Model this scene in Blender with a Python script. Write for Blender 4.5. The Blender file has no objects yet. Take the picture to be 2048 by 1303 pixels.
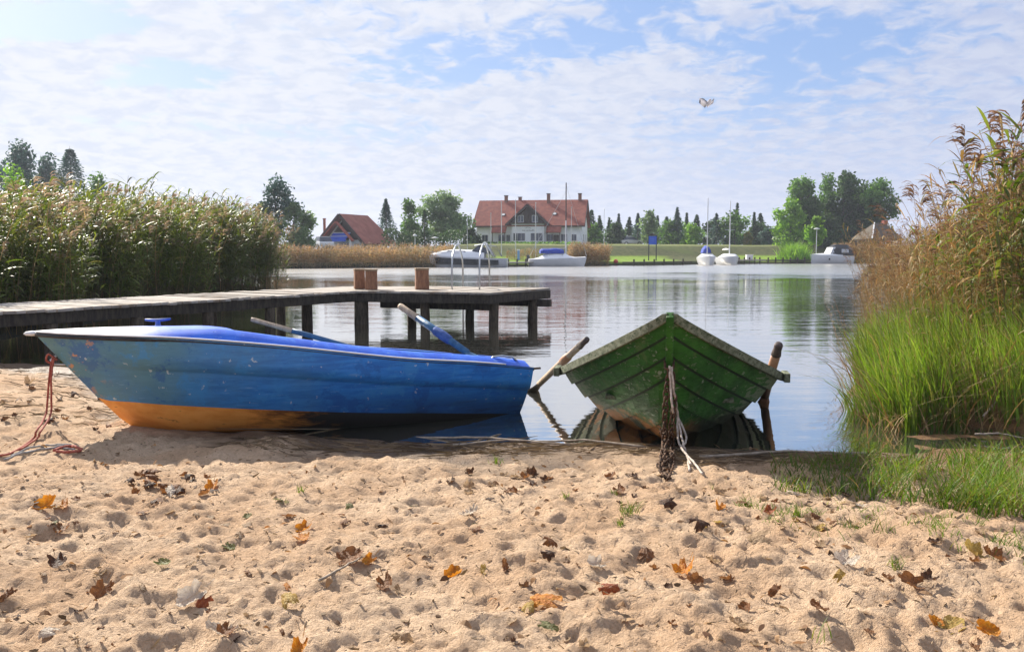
import bpy, math, random
import numpy as np
from mathutils import Vector, Matrix

R = math.radians
scene = bpy.context.scene
COL = scene.collection

# ------------------------------------------------------------------ camera
EYE, FPX, HZ = 1.5, 1700.0, 502.0          # eye height, focal length and horizon row of the 2048 px wide photo
PITCH = math.atan((651.5 - HZ) / FPX)
cam_d = bpy.data.cameras.new("camera")
cam = bpy.data.objects.new("camera", cam_d); COL.objects.link(cam)
cam_d.sensor_width = 36.0
cam_d.lens = 36.0 * FPX / 2048.0
cam_d.clip_start, cam_d.clip_end = 0.05, 3000.0
cam.location = (0, 0, EYE)
cam.rotation_euler = (R(90) - PITCH, 0, 0)
scene.camera = cam

def ray(u, v):
    a, up = (u - 1024.0) / FPX, -(v - 651.5) / FPX
    c, s = math.cos(PITCH), math.sin(PITCH)
    return Vector((a, c + up * s, -s + up * c))
def at(u, v, y):
    d = ray(u, v); t = y / d.y
    return Vector((d.x * t, y, EYE + d.z * t))
def gnd(u, v, z=0.0):
    d = ray(u, v); t = (z - EYE) / d.z
    return Vector((d.x * t, d.y * t, z))

# ------------------------------------------------------------------ sun, sky, exposure
SUN_AZ, SUN_EL = R(-40), R(33)             # azimuth from +Y towards +X
sun_dir = Vector((math.sin(SUN_AZ) * math.cos(SUN_EL), math.cos(SUN_AZ) * math.cos(SUN_EL), math.sin(SUN_EL)))
sl = bpy.data.lights.new("sun", "SUN"); sl.energy = 5.0; sl.angle = R(0.6); sl.color = (1.0, 0.93, 0.82)
so = bpy.data.objects.new("sun", sl); COL.objects.link(so)
so.rotation_euler = sun_dir.to_track_quat('Z', 'Y').to_euler()
so.location = sun_dir * 60
scene.view_settings.view_transform = 'Standard'
scene.view_settings.look = 'None'
scene.view_settings.exposure = 1.0
scene.view_settings.gamma = 1.0
scene.view_settings.use_curve_mapping = False
scene.cycles.max_bounces = 8
scene.cycles.transparent_max_bounces = 12
scene.cycles.caustics_reflective = False
scene.cycles.caustics_refractive = False
scene.cycles.sample_clamp_indirect = 6.0

class NT:
    """small helper that adds nodes and links to a node tree"""
    def __init__(s, t): s.t = t
    def n(s, typ, ins=None, **kw):
        nd = s.t.nodes.new(typ)
        for k, v in kw.items(): setattr(nd, k, v)
        for k, v in (ins or {}).items():
            if isinstance(v, bpy.types.NodeSocket): s.t.links.new(v, nd.inputs[k])
            else: nd.inputs[k].default_value = v
        return nd
    def m(s, op, a, b=None, c=None, clamp=False):
        ins = {0: a}
        if b is not None: ins[1] = b
        if c is not None: ins[2] = c
        return s.n('ShaderNodeMath', ins, operation=op, use_clamp=clamp).outputs[0]
    def ss(s, x, lo, hi, a=0.0, b=1.0):
        return s.n('ShaderNodeMapRange', {0: x, 1: lo, 2: hi, 3: a, 4: b}, interpolation_type='SMOOTHSTEP').outputs[0]
    def lin(s, x, lo, hi, a=0.0, b=1.0):
        return s.n('ShaderNodeMapRange', {0: x, 1: lo, 2: hi, 3: a, 4: b}).outputs[0]
    def mix(s, f, a, b, typ='MIX'):
        nd = s.n('ShaderNodeMix', data_type='RGBA', blend_type=typ)
        for i, v in ((0, f), (6, a), (7, b)):
            if isinstance(v, bpy.types.NodeSocket): s.t.links.new(v, nd.inputs[i])
            else: nd.inputs[i].default_value = (tuple(v) + (1,) if i and len(v) == 3 else v)
        return nd.outputs[2]
    def noise(s, vec, scale, detail=3.0, rough=0.55, dist=0.0):
        return s.n('ShaderNodeTexNoise', {'Vector': vec, 'Scale': scale, 'Detail': detail, 'Roughness': rough, 'Distortion': dist}).outputs[0]

world = bpy.data.worlds.new("World"); scene.world = world; world.use_nodes = True
w = NT(world.node_tree); world.node_tree.nodes.clear()
sky = w.n('ShaderNodeTexSky', sky_type='NISHITA', sun_disc=False, sun_elevation=SUN_EL, sun_rotation=SUN_AZ,
          air_density=1.0, dust_density=1.2, ozone_density=1.5, altitude=0)
tc = w.n('ShaderNodeTexCoord').outputs['Generated']
sx = w.n('ShaderNodeSeparateXYZ', {0: tc}); dx, dy, dz = sx.outputs
den = w.m('ADD', w.m('MAXIMUM', dz, 0.0), 0.21)
cu, cv = w.m('DIVIDE', dx, den), w.m('DIVIDE', dy, den)
cl = w.n('ShaderNodeCombineXYZ', {0: cu, 1: cv, 2: 0.0}).outputs[0]
n_big = w.noise(cl, 1.15, 3.0, 0.5, 0.3)
n_puff = w.noise(cl, 13.0, 4.0, 0.55, 0.5)
n_fine = w.noise(cl, 30.0, 4.0, 0.6, 0.2)
dens = w.m('ADD', w.m('MULTIPLY', n_big, 0.55), w.m('ADD', w.m('MULTIPLY', n_puff, 0.72), w.m('MULTIPLY', n_fine, 0.10)))
ym = w.m('MAXIMUM', dy, 0.05)
az, el = w.m('DIVIDE', dx, ym), w.m('DIVIDE', dz, ym)
# openings in the cloud sheet (photo position, half size, depth)
for (pu, pv, ru, rv, dep) in ((120, 42, 240, 56, .44), (330, 148, 190, 42, .30), (1190, 75, 240, 60, .24), (900, 120, 260, 75, .20),
                              (1600, 95, 280, 100, .19), (1850, 50, 280, 100, .15), (1290, 8, 120, 40, .25), (690, 268, 330, 30, .12),
                              (1750, 260, 520, 150, .14), (400, 245, 400, 22, .08)):
    d = ray(pu, pv)
    gx = w.m('DIVIDE', w.m('SUBTRACT', az, d.x / d.y), ru / FPX)
    gy = w.m('DIVIDE', w.m('SUBTRACT', el, d.z / d.y), rv / FPX)
    g = w.m('SQRT', w.m('ADD', w.m('MULTIPLY', gx, gx), w.m('MULTIPLY', gy, gy)))
    dens = w.m('SUBTRACT', dens, w.ss(g, 0.15, 1.1, dep, 0.0))
dens = w.m('ADD', dens, w.ss(el, 0.30, 0.60, 0.0, 0.16))
cmask = w.ss(dens, 0.46, 0.68)
cmask = w.m('MULTIPLY', cmask, 0.94)
sdot = w.n('ShaderNodeVectorMath', {0: tc, 1: tuple(sun_dir)}, operation='DOT_PRODUCT').outputs['Value']
glow = w.ss(sdot, 0.35, 1.0)                                        # clouds are brighter towards the sun
shade = w.ss(w.noise(cl, 12.0, 4.0, 0.6, 0.4), 0.34, 0.62)
ccol = w.mix(glow, (4.5, 4.85, 6.0), (6.5, 6.6, 7.0))
ccol = w.mix(shade, w.mix(1.0, ccol, (0.83, 0.87, 0.95), 'MULTIPLY'), ccol)
blue = w.mix(0.62, sky.outputs[0], (2.0, 3.3, 6.4))
base = w.mix(w.ss(dz, -0.02, 0.20), w.mix(glow, (4.25, 4.55, 6.1), (5.7, 5.85, 6.8)), blue)
out = w.mix(w.m('MULTIPLY', cmask, w.ss(dz, -0.01, 0.07, 0.35, 1.0)), base, ccol)
bg = w.n('ShaderNodeBackground', {'Color': out, 'Strength': 0.070})
w.n('ShaderNodeOutputWorld', {'Surface': bg.outputs[0]})

# ------------------------------------------------------------------ object helpers
def tag(o, label=None, cat=None, group=None, kind=None):
    if label: o['label'] = label
    if cat: o['category'] = cat
    if group: o['group'] = group
    if kind: o['kind'] = kind
    return o
def thing(name, label, cat, loc=(0, 0, 0), rotz=0.0, group=None):
    o = bpy.data.objects.new(name, None); COL.objects.link(o)
    o.location = loc; o.rotation_euler = (0, 0, rotz); o.empty_display_size = 0.2
    return tag(o, label, cat, group)
def link_mesh(name, me, parent=None):
    o = bpy.data.objects.new(name, me); COL.objects.link(o)
    if parent is not None: o.parent = parent
    return o
def copy_tree(o, parent=None):
    c = o.copy(); COL.objects.link(c)
    if parent is not None: c.parent = parent
    for ch in [k for k in scene.objects if k.parent == o]: copy_tree(ch, c)
    return c
def np_mesh(name, V, Q, mats, mi=None, parent=None, smooth=False):
    """one object from numpy arrays of vertices and quads"""
    V = np.asarray(V, dtype=np.float32); Q = np.asarray(Q, dtype=np.int32)
    me = bpy.data.meshes.new(name)
    me.vertices.add(len(V)); me.vertices.foreach_set('co', V.ravel())
    k = Q.shape[1]
    me.loops.add(Q.size); me.loops.foreach_set('vertex_index', Q.ravel())
    me.polygons.add(len(Q))
    me.polygons.foreach_set('loop_start', np.arange(0, Q.size, k, dtype=np.int32))
    me.polygons.foreach_set('loop_total', np.full(len(Q), k, dtype=np.int32))
    for m in (mats if isinstance(mats, (list, tuple)) else [mats]): me.materials.append(m)
    if mi is not None: me.polygons.foreach_set('material_index', np.asarray(mi, dtype=np.int32))
    me.polygons.foreach_set('use_smooth', np.full(len(Q), smooth, dtype=bool))
    me.update(calc_edges=True)
    return link_mesh(name, me, parent)

class MB:
    """collects shapes, then links them as ONE mesh object"""
    def __init__(s): s.v = []; s.f = []; s.mi = []
    def add(s, pts, faces, mi=0):
        b = len(s.v); s.v += [tuple(p) for p in pts]
        for f in faces: s.f.append(tuple(b + i for i in f)); s.mi.append(mi)
        return s
    def box(s, c, d, mi=0, rz=0.0, M=None):
        hx, hy, hz = d[0] / 2, d[1] / 2, d[2] / 2
        M = M or Matrix.Rotation(rz, 3, 'Z')
        p = [Vector(c) + M @ Vector((a * hx, b * hy, e * hz)) for a in (-1, 1) for b in (-1, 1) for e in (-1, 1)]
        return s.add(p, [(0, 1, 3, 2), (4, 6, 7, 5), (0, 4, 5, 1), (2, 3, 7, 6), (0, 2, 6, 4), (1, 5, 7, 3)], mi)
    def beam(s, a, b, wd, ht, mi=0):
        a, b = Vector(a), Vector(b); x = (b - a); L = x.length; x.normalize()
        z = Vector((0, 0, 1)); y = z.cross(x)
        if y.length < 1e-4: y = Vector((0, 1, 0))
        y.normalize(); z = x.cross(y)
        M = Matrix((x, y, z)).transposed()
        return s.box((a + b) / 2, (L, wd, ht), mi, M=M)
    def tube(s, pts, r, n=8, mi=0, caps=True):
        pts = [Vector(p) for p in pts]; k = len(pts)
        rs = list(r) if isinstance(r, (list, tuple)) else [r] * k
        ring = []; up = None
        for i in range(k):
            t = (pts[min(i + 1, k - 1)] - pts[max(i - 1, 0)])
            if t.length < 1e-9: t = Vector((0, 0, 1))
            t.normalize()
            if up is None:
                up = Vector((0, 0, 1)) if abs(t.z) < 0.9 else Vector((1, 0, 0))
            x = t.cross(up)
            if x.length < 1e-5: x = t.orthogonal()
            x.normalize(); up = x.cross(t)
            for j in range(n):
                a = 2 * math.pi * j / n
                ring.append(pts[i] + (x * math.cos(a) + up * math.sin(a)) * rs[i])
        F = []
        for i in range(k - 1):
            for j in range(n):
                F.append((i * n + j, i * n + (j + 1) % n, (i + 1) * n + (j + 1) % n, (i + 1) * n + j))
        if caps: F += [tuple(range(n))[::-1], tuple(range((k - 1) * n, k * n))]
        return s.add(ring, F, mi)
    def loft(s, secs, mi=0, closed=False, caps=False):
        n = len(secs[0]); P = [p for q in secs for p in q]; F = []
        for i in range(len(secs) - 1):
            for j in range(n if closed else n - 1):
                F.append((i * n + j, i * n + (j + 1) % n, (i + 1) * n + (j + 1) % n, (i + 1) * n + j))
        if caps: F += [tuple(range(n))[::-1], tuple(range((len(secs) - 1) * n, len(secs) * n))]
        return s.add(P, F, mi)
    def poly(s, pts, mi=0): return s.add(pts, [tuple(range(len(pts)))], mi)
    def prism(s, pts, h, mi=0):
        """polygon pts (3-D, planar) pushed along the vector h"""
        n = len(pts); h = Vector(h); P = [Vector(p) for p in pts]; P += [p + h for p in P]
        return s.add(P, [tuple(range(n))[::-1], tuple(range(n, 2 * n))] + [(i, (i + 1) % n, n + (i + 1) % n, n + i) for i in range(n)], mi)
    def lathe(s, c, prof, n=12, mi=0):
        c = Vector(c); P = []
        for (r, z) in prof:
            for j in range(n):
                a = 2 * math.pi * j / n; P.append(c + Vector((r * math.cos(a), r * math.sin(a), z)))
        F = [(i * n + j, i * n + (j + 1) % n, (i + 1) * n + (j + 1) % n, (i + 1) * n + j) for i in range(len(prof) - 1) for j in range(n)]
        F += [tuple(range(n))[::-1], tuple(range((len(prof) - 1) * n, len(prof) * n))]
        return s.add(P, F, mi)
    def build(s, name, mats, parent=None, smooth=False, bevel=0.0):
        me = bpy.data.meshes.new(name)
        me.from_pydata(s.v, [], s.f)
        for m in (mats if isinstance(mats, (list, tuple)) else [mats]): me.materials.append(m)
        for p, i in zip(me.polygons, s.mi): p.material_index = i; p.use_smooth = smooth
        me.update()
        o = link_mesh(name, me, parent)
        if bevel:
            b = o.modifiers.new('bevel', 'BEVEL'); b.width = bevel; b.segments = 2; b.limit_method = 'ANGLE'; b.angle_limit = R(40)
        return o

# ------------------------------------------------------------------ numpy value noise
_tab = {}
def vnoise(x, y, seed=0):
    if seed not in _tab: _tab[seed] = np.random.RandomState(seed + 77).rand(256, 256)
    T = _tab[seed]
    xi, yi = np.floor(x).astype(int), np.floor(y).astype(int)
    fx, fy = x - xi, y - yi
    fx, fy = fx * fx * (3 - 2 * fx), fy * fy * (3 - 2 * fy)
    a, b = T[xi & 255, yi & 255], T[(xi + 1) & 255, yi & 255]
    c, d = T[xi & 255, (yi + 1) & 255], T[(xi + 1) & 255, (yi + 1) & 255]
    return (a * (1 - fx) + b * fx) * (1 - fy) + (c * (1 - fx) + d * fx) * fy - 0.5
def fbm(x, y, seed=0, octv=4, gain=0.5):
    r = 0; a = 1.0
    for o in range(octv):
        r = r + a * vnoise(x * 2 ** o + 13.7 * o, y * 2 ** o + 7.3 * o, seed + o); a *= gain
    return r

# ------------------------------------------------------------------ materials
def new_mat(name):
    m = bpy.data.materials.new(name); m.use_nodes = True; m.node_tree.nodes.clear()
    return m, NT(m.node_tree)
def fin(t, sh): t.n('ShaderNodeOutputMaterial', {'Surface': sh})
def pm(name, c1, c2=None, scale=6.0, rough=0.6, bump=0.0, bscale=None, metal=0.0, spec=0.4, stretch=None, lo=0.35, hi=0.65, coat=0.0, c3=None, s3=20.0, t3=0.62):
    """paint / wood / stone: two colours mixed by noise, an optional third for wear, optional bump"""
    m, t = new_mat(name)
    vec = t.n('ShaderNodeTexCoord').outputs['Object']
    if stretch: vec = t.n('ShaderNodeMapping', {'Vector': vec, 'Scale': stretch}).outputs[0]
    col = tuple(c1) + (1,)
    if c2 is not None: col = t.mix(t.ss(t.noise(vec, scale, 5.0, 0.6), lo, hi), c1, c2)
    if c3 is not None: col = t.mix(t.ss(t.noise(vec, s3, 6.0, 0.65), t3, t3 + 0.06), col, c3)
    p = t.n('ShaderNodeBsdfPrincipled', {'Base Color': col, 'Roughness': rough, 'Metallic': metal, 'Specular IOR Level': spec, 'Coat Weight': coat})
    if bump:
        b = t.n('ShaderNodeBump', {'Strength': 1.0, 'Distance': bump, 'Height': t.noise(vec, bscale or scale * 3, 5.0, 0.6)})
        t.t.links.new(b.outputs[0], p.inputs['Normal'])
    fin(t, p.outputs[0]); return m
def leafm(name, cols, trans=0.5, rough=0.6, nscale=0.6, namt=0.35, tint=(1.0, 1.0, 0.6)):
    """leaves: colour by leaf (each loose face island) and by clump, part of the light passes through"""
    m, t = new_mat(name)
    rnd = t.n('ShaderNodeNewGeometry').outputs['Random Per Island']
    cr = t.n('ShaderNodeValToRGB', {0: rnd}); e = cr.color_ramp.elements
    for i, c in enumerate(cols):
        x = i / max(1, len(cols) - 1)
        el = e[i] if i < 2 else e.new(x)
        el.position = x; el.color = tuple(c) + (1,)
    vec = t.n('ShaderNodeTexCoord').outputs['Object']
    k = t.ss(t.noise(vec, nscale, 3.0), 0.35, 0.65, 1 - namt, 1 + namt)
    col = t.n('ShaderNodeVectorMath', {0: cr.outputs[0], 3: k}, operation='SCALE').outputs[0]
    p = t.n('ShaderNodeBsdfPrincipled', {'Base Color': col, 'Roughness': rough, 'Specular IOR Level': 0.3})
    tcol = t.mix(1.0, col, tint, 'MULTIPLY')
    tr = t.n('ShaderNodeBsdfTranslucent', {'Color': tcol})
    ms = t.n('ShaderNodeMixShader', {0: trans, 1: p.outputs[0], 2: tr.outputs[0]})
    fin(t, ms.outputs[0]); return m

# sand: dry pale grains, darker and smoother where it is wet near the water line, silt on the lake bed
m_sand, t = new_mat('sand')
pos = t.n('ShaderNodeNewGeometry').outputs['Position']
px_, py_, pz_ = t.n('ShaderNodeSeparateXYZ', {0: pos}).outputs
g1 = t.noise(pos, 2.2, 4.0); g2 = t.noise(pos, 55.0, 4.0, 0.7); g3 = t.noise(pos, 260.0, 3.0, 0.7)
dry = t.mix(t.ss(g1, 0.35, 0.65), (0.69, 0.465, 0.295), (0.80, 0.585, 0.40))
dry = t.mix(t.ss(g2, 0.38, 0.72, 0.0, 0.55), dry, (0.42, 0.265, 0.155))
dry = t.mix(t.ss(g3, 0.60, 0.75, 0.0, 0.6), dry, (0.16, 0.10, 0.065))
dry = t.mix(t.ss(g3, 0.36, 0.26, 0.0, 0.5), dry, (0.78, 0.60, 0.43))
g4 = t.noise(pos, 120.0, 4.0, 0.75)
dry = t.mix(t.ss(g4, 0.56, 0.72, 0.0, 0.65), dry, (0.27, 0.16, 0.085))
wl = t.m('ADD', pz_, t.lin(g1, 0.2, 0.8, -0.03, 0.03))
wet = t.ss(wl, 0.115, 0.035)
col = t.mix(wet, dry, t.mix(t.ss(g2, 0.4, 0.65), (0.15, 0.095, 0.055), (0.24, 0.155, 0.09)))
bank = t.m('MULTIPLY', t.ss(px_, 2.6, 3.3), t.ss(py_, 4.6, 6.2))
col = t.mix(t.m('MULTIPLY', bank, 0.75), col, t.mix(t.ss(g2, 0.4, 0.6), (0.20, 0.10, 0.035), (0.34, 0.17, 0.05)))
col = t.mix(t.ss(pz_, -0.10, -0.45), col, (0.035, 0.03, 0.018))
col = t.mix(t.ss(py_, 12.5, 15.0), col, (0.03, 0.03, 0.016))
hgt = t.m('ADD', t.m('ADD', t.m('MULTIPLY', g2, 0.75), t.m('MULTIPLY', g4, 0.5)), t.m('ADD', t.m('MULTIPLY', g3, 0.22), t.m('MULTIPLY', t.noise(pos, 17.0, 3.0), 0.9)))
bmp = t.n('ShaderNodeBump', {'Strength': 1.0, 'Distance': 0.042, 'Height': hgt})
p = t.n('ShaderNodeBsdfPrincipled', {'Base Color': col, 'Roughness': t.lin(wet, 0, 1, 0.95, 0.55), 'Specular IOR Level': t.lin(wet, 0, 1, 0.1, 0.4), 'Normal': bmp.outputs[0]})
fin(t, p.outputs[0])

# water: mirror by angle over a tinted clear body, small ripples, a ruffled strip far out
m_water, t = new_mat('water')
pos = t.n('ShaderNodeNewGeometry').outputs['Position']
_, py_, _ = t.n('ShaderNodeSeparateXYZ', {0: pos}).outputs
mp1 = t.n('ShaderNodeMapping', {'Vector': pos, 'Scale': (0.45, 1.3, 1.0)}).outputs[0]
mp2 = t.n('ShaderNodeMapping', {'Vector': pos, 'Scale': (2.2, 5.5, 1.0)}).outputs[0]
big = t.noise(pos, 0.11, 2.0)
amp = t.m('MULTIPLY', t.lin(py_, 6.0, 30.0, 0.25, 1.0), t.ss(big, 0.3, 0.7, 0.5, 1.3))
ruff = t.ss(t.m('ADD', py_, t.lin(big, 0.2, 0.8, -14.0, 14.0)), 40.0, 62.0, 1.0, 8.0)
hh = t.m('MULTIPLY', t.m('ADD', t.m('MULTIPLY', t.noise(mp1, 1.0, 3.0), 1.0), t.m('MULTIPLY', t.noise(mp2, 1.0, 3.0), 0.30)), t.m('MULTIPLY', amp, ruff))
bmp = t.n('ShaderNodeBump', {'Strength': 1.0, 'Distance': 0.024, 'Height': hh})
fr = t.n('ShaderNodeFresnel', {'IOR': 2.2, 'Normal': bmp.outputs[0]})
frp = t.m('POWER', fr.outputs[0], 0.22)
gl = t.n('ShaderNodeBsdfGlossy', {'Color': (1.0, 0.965, 0.90, 1), 'Roughness': t.lin(ruff, 1.0, 8.0, 0.015, 0.24), 'Normal': bmp.outputs[0]})
tr = t.n('ShaderNodeBsdfTransparent', {'Color': (0.62, 0.50, 0.30, 1)})
df = t.n('ShaderNodeBsdfDiffuse', {'Color': (0.16, 0.17, 0.15, 1)})
body = t.n('ShaderNodeMixShader', {0: 0.35, 1: tr.outputs[0], 2: df.outputs[0]})
ms = t.n('ShaderNodeMixShader', {0: frp, 1: body.outputs[0], 2: gl.outputs[0]})
fin(t, ms.outputs[0])

# ------------------------------------------------------------------ terrain
SH = np.array([(-40, 13.5), (-12, 12.8), (-8, 12.0), (-5.5, 10.8), (-4.0, 9.3), (-3.0, 8.2), (-2.2, 7.25), (-1.5, 6.8), (-0.5, 6.58), (0.4, 6.52), (1.6, 6.42), (2.7, 6.30), (3.4, 6.25), (5, 6.2), (40, 6.2)])
def shore_y(x): return np.interp(x, SH[:, 0], SH[:, 1])
def right_edge(y): return np.interp(y, [7.0, 7.6, 9.0, 11, 16, 30, 45, 80], [4.4, 3.2, 3.6, 4.6, 6.9, 12.7, 18.4, 33])
def left_edge(y): return np.interp(y, [11, 14, 33, 40, 80], [-9.0, -8.7, -9.1, -13, -60])
rs = np.random.RandomState(5)
PITS = []
while len(PITS) < 430:
    y = rs.uniform(2.2, 6.0); x = rs.uniform(-0.75, 0.75) * (y + 0.4)
    if x > 1.4 and y > 4.6: continue
    PITS.append((x, y, rs.uniform(0.025, 0.11), rs.uniform(0.7, 1.9), rs.uniform(0, 3.14), rs.uniform(0.003, 0.0145) * (1.0 if y < 4.8 else 0.6)))
def H(x, y, detail=True):
    x = np.asarray(x, float); y = np.asarray(y, float)
    d = shore_y(x) + 0.10 * fbm(x * 1.5, y * 0.0 + 3, 40, 3) - y
    h1 = np.where(d > 0, 0.058 * np.minimum(d, 2.2) + 0.03 * np.maximum(d - 2.2, 0) + 0.012 * np.minimum(d / 0.4, 1), np.maximum(d * 0.15, -1.5))
    pool = np.clip((x - 2.6) / 0.5, 0, 1) * np.clip((7.7 - y) / 0.5, 0, 1)
    h1 = np.where(d <= 0, np.maximum(h1, (-0.004 + 0.022 * fbm(x * 2.6, y * 5.0, 44, 3)) * pool - 1.5 * (1 - pool)) * pool + h1 * (1 - pool), h1)
    e = np.clip((x - right_edge(y)) / 0.9, -2, 1.6)
    h2 = np.where(e > 0, 0.13 * e, e * 0.5) + np.where(y < 6.9, -3.0 * np.clip((6.9 - y) / 0.3, 0, 1), 0)
    l = np.clip((left_edge(y) - x) / 0.9, -2, 2)
    h3 = np.where(l > 0, 0.10 * l, l * 0.5) + np.where(y < 11, -3.0, 0)
    h = np.maximum(np.maximum(h1, h2), h3)
    land = np.clip((h + 0.02) / 0.06, 0, 1)
    h = h + land * (0.050 * fbm(x * 1.1, y * 1.1, 3, 2) + 0.036 * fbm(x * 3.4, y * 3.4, 9, 3)) * np.where((x > 2.6) & (y > 6.1), .35, 1)
    if detail:
        k = land * np.clip((h - 0.02) / 0.08, 0.12, 1)
        h = h + k * (0.030 * fbm(x * 13, y * 13, 21, 4, 0.66) + 0.016 * np.abs(fbm(x * 7, y * 7, 31, 3)))
        P = np.zeros_like(h); s = (y < 6.6) & (y > 1.8)
        xs, ys = x[s], y[s]; acc = np.zeros_like(xs)
        for (a, b, r, asp, th, dp) in PITS:
            q = (np.abs(xs - a) < 3 * r * asp) & (np.abs(ys - b) < 3 * r * asp)
            dx_, dy_ = xs[q] - a, ys[q] - b
            ux, uy = (dx_ * math.cos(th) + dy_ * math.sin(th)) / (r * asp), (-dx_ * math.sin(th) + dy_ * math.cos(th)) / r
            rr = ux * ux + uy * uy
            acc[q] += dp * (-1.25 * np.exp(-rr * 1.6) + 0.75 * np.exp(-(np.sqrt(rr) - 1.35) ** 2 * 6))
        P[s] = acc
        h = h + P * k
    return h
def h0(x, y): return float(H(np.array([x]), np.array([y]))[0])
def on_sand(u, v):
    z = 0.1
    for _ in range(6):
        g = gnd(u, v, z); z = h0(g.x, g.y)
    return gnd(u, v, z)

ys = [-0.4]
while ys[-1] < 80:
    y = ys[-1]; k = 0.008 if y < 2.4 else (0.0034 if y < 7.6 else 0.012)
    ys.append(y + k * (y + 1.6))
ys = np.array(ys); ss_ = np.linspace(-1.05, 1.05, 640)
X = (ys[:, None] + 1.6) * ss_[None, :]; Y = np.repeat(ys[:, None], len(ss_), 1)
Z = H(X, Y)
nr, nc = X.shape
ii = (np.arange(nr - 1)[:, None] * nc + np.arange(nc - 1)[None, :]).ravel()
beach = np_mesh('beach', np.stack([X, Y, Z], -1).reshape(-1, 3), np.stack([ii, ii + 1, ii + nc + 1, ii + nc], 1), m_sand, smooth=True)
tag(beach, kind='structure')
wt = MB(); wt.poly([(-260, 4.6, 0), (260, 4.6, 0), (260, 150, 0), (-260, 150, 0)])
tag(wt.build('water', m_water), kind='structure')

# far land: shore, lawn, dike and the fields behind it
def far_shore(x): return np.interp(x, [-200, -22, 10, 29, 60, 250], [68, 73, 88, 102, 112, 130])
def HF(x, y):
    x = np.asarray(x, float); y = np.asarray(y, float)
    d = y - far_shore(x)
    h = np.where(d < 0, d * 0.4, np.minimum(0.35 + d * 0.035, 0.9) * np.clip(d / 0.5, 0, 1))
    k = np.clip((d - 9) / 12.0, 0, 1); k = k * k * (3 - 2 * k)
    h = h + k * 1.45 * np.interp(x, [-40, -13, -4], [.5, .5, 1])
    return h + np.clip(d / 5, 0, 1) * 0.25 * fbm(x * 0.12, y * 0.12, 60, 3)
xs = np.concatenate([np.linspace(-420, -80, 35)[:-1], np.linspace(-80, 80, 161), np.linspace(80, 420, 35)[1:]])
yf = np.concatenate([np.linspace(0, 40, 81) , np.geomspace(41, 900, 50)])
X = np.repeat(xs[None, :], len(yf), 0); Y = yf[:, None] + far_shore(xs)[None, :] - 4.0
Z = HF(X, Y); nr, nc = X.shape
ii = (np.arange(nr - 1)[:, None] * nc + np.arange(nc - 1)[None, :]).ravel()
m_lawn, t = new_mat('lawn')
pos = t.n('ShaderNodeNewGeometry').outputs['Position']; pz_ = t.n('ShaderNodeSeparateXYZ', {0: pos}).outputs[2]
a = t.noise(pos, 0.10, 4.0); b = t.noise(pos, 1.6, 5.0, 0.7)
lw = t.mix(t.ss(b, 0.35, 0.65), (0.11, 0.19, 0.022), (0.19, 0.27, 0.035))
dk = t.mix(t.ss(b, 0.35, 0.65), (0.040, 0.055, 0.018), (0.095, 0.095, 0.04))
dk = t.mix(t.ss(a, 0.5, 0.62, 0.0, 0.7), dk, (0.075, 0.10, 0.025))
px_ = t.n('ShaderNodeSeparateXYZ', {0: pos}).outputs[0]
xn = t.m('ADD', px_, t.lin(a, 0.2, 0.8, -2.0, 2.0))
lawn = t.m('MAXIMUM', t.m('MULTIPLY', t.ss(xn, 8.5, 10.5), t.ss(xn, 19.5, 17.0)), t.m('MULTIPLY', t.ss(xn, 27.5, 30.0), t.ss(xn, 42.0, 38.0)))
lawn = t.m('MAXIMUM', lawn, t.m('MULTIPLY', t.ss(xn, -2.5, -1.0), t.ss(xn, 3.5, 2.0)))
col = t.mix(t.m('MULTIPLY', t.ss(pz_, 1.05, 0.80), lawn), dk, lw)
col = t.mix(t.ss(pz_, 2.1, 2.3), col, (0.17, 0.19, 0.07))
col = t.mix(t.ss(pz_, 0.30, 0.1), col, (0.03, 0.03, 0.015))
fin(t, t.n('ShaderNodeBsdfPrincipled', {'Base Color': col, 'Roughness': 0.95, 'Specular IOR Level': 0.1}).outputs[0])
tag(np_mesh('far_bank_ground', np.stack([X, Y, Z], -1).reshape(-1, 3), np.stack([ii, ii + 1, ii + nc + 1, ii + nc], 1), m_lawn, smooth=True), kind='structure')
def hf(x, y): return float(HF(np.array([x]), np.array([y]))[0])
# ------------------------------------------------------------------ shared object materials
m_wood_grey = pm('weathered wood', (0.30, 0.27, 0.23), (0.42, 0.39, 0.34), 5, 0.85, 0.004, 30, stretch=(1, 6, 6), c3=(0.10, 0.085, 0.07), s3=14)
m_deck, t = new_mat('deck boards')
vec = t.n('ShaderNodeTexCoord').outputs['Object']; isl = t.n('ShaderNodeNewGeometry').outputs['Random Per Island']
n1 = t.noise(vec, 2.2, 5.0, .6); n2 = t.noise(vec, 26.0, 5.0, .65)
c = t.mix(isl, (.27, .235, .20), (.50, .46, .41)); c = t.mix(t.ss(n1, .52, .66, 0, .7), c, (.24, .17, .11)); c = t.mix(t.ss(n2, .55, .7, 0, .6), c, (.13, .11, .09))
fin(t, t.n('ShaderNodeBsdfPrincipled', {'Base Color': c, 'Roughness': .85, 'Specular IOR Level': .2, 'Normal': t.n('ShaderNodeBump', {'Distance': .006, 'Height': n2}).outputs[0]}).outputs[0])
m_wood_dark = pm('tarred timber', (0.020, 0.016, 0.012), (0.06, 0.048, 0.036), 5, 0.8, 0.006, 25, stretch=(4, 4, 1))
m_post = pm('wet post wood', (0.045, 0.033, 0.022), (0.11, 0.085, 0.058), 6, 0.75, 0.008, 22, stretch=(5, 5, 1), c3=(0.015, 0.014, 0.01), s3=12)
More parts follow.
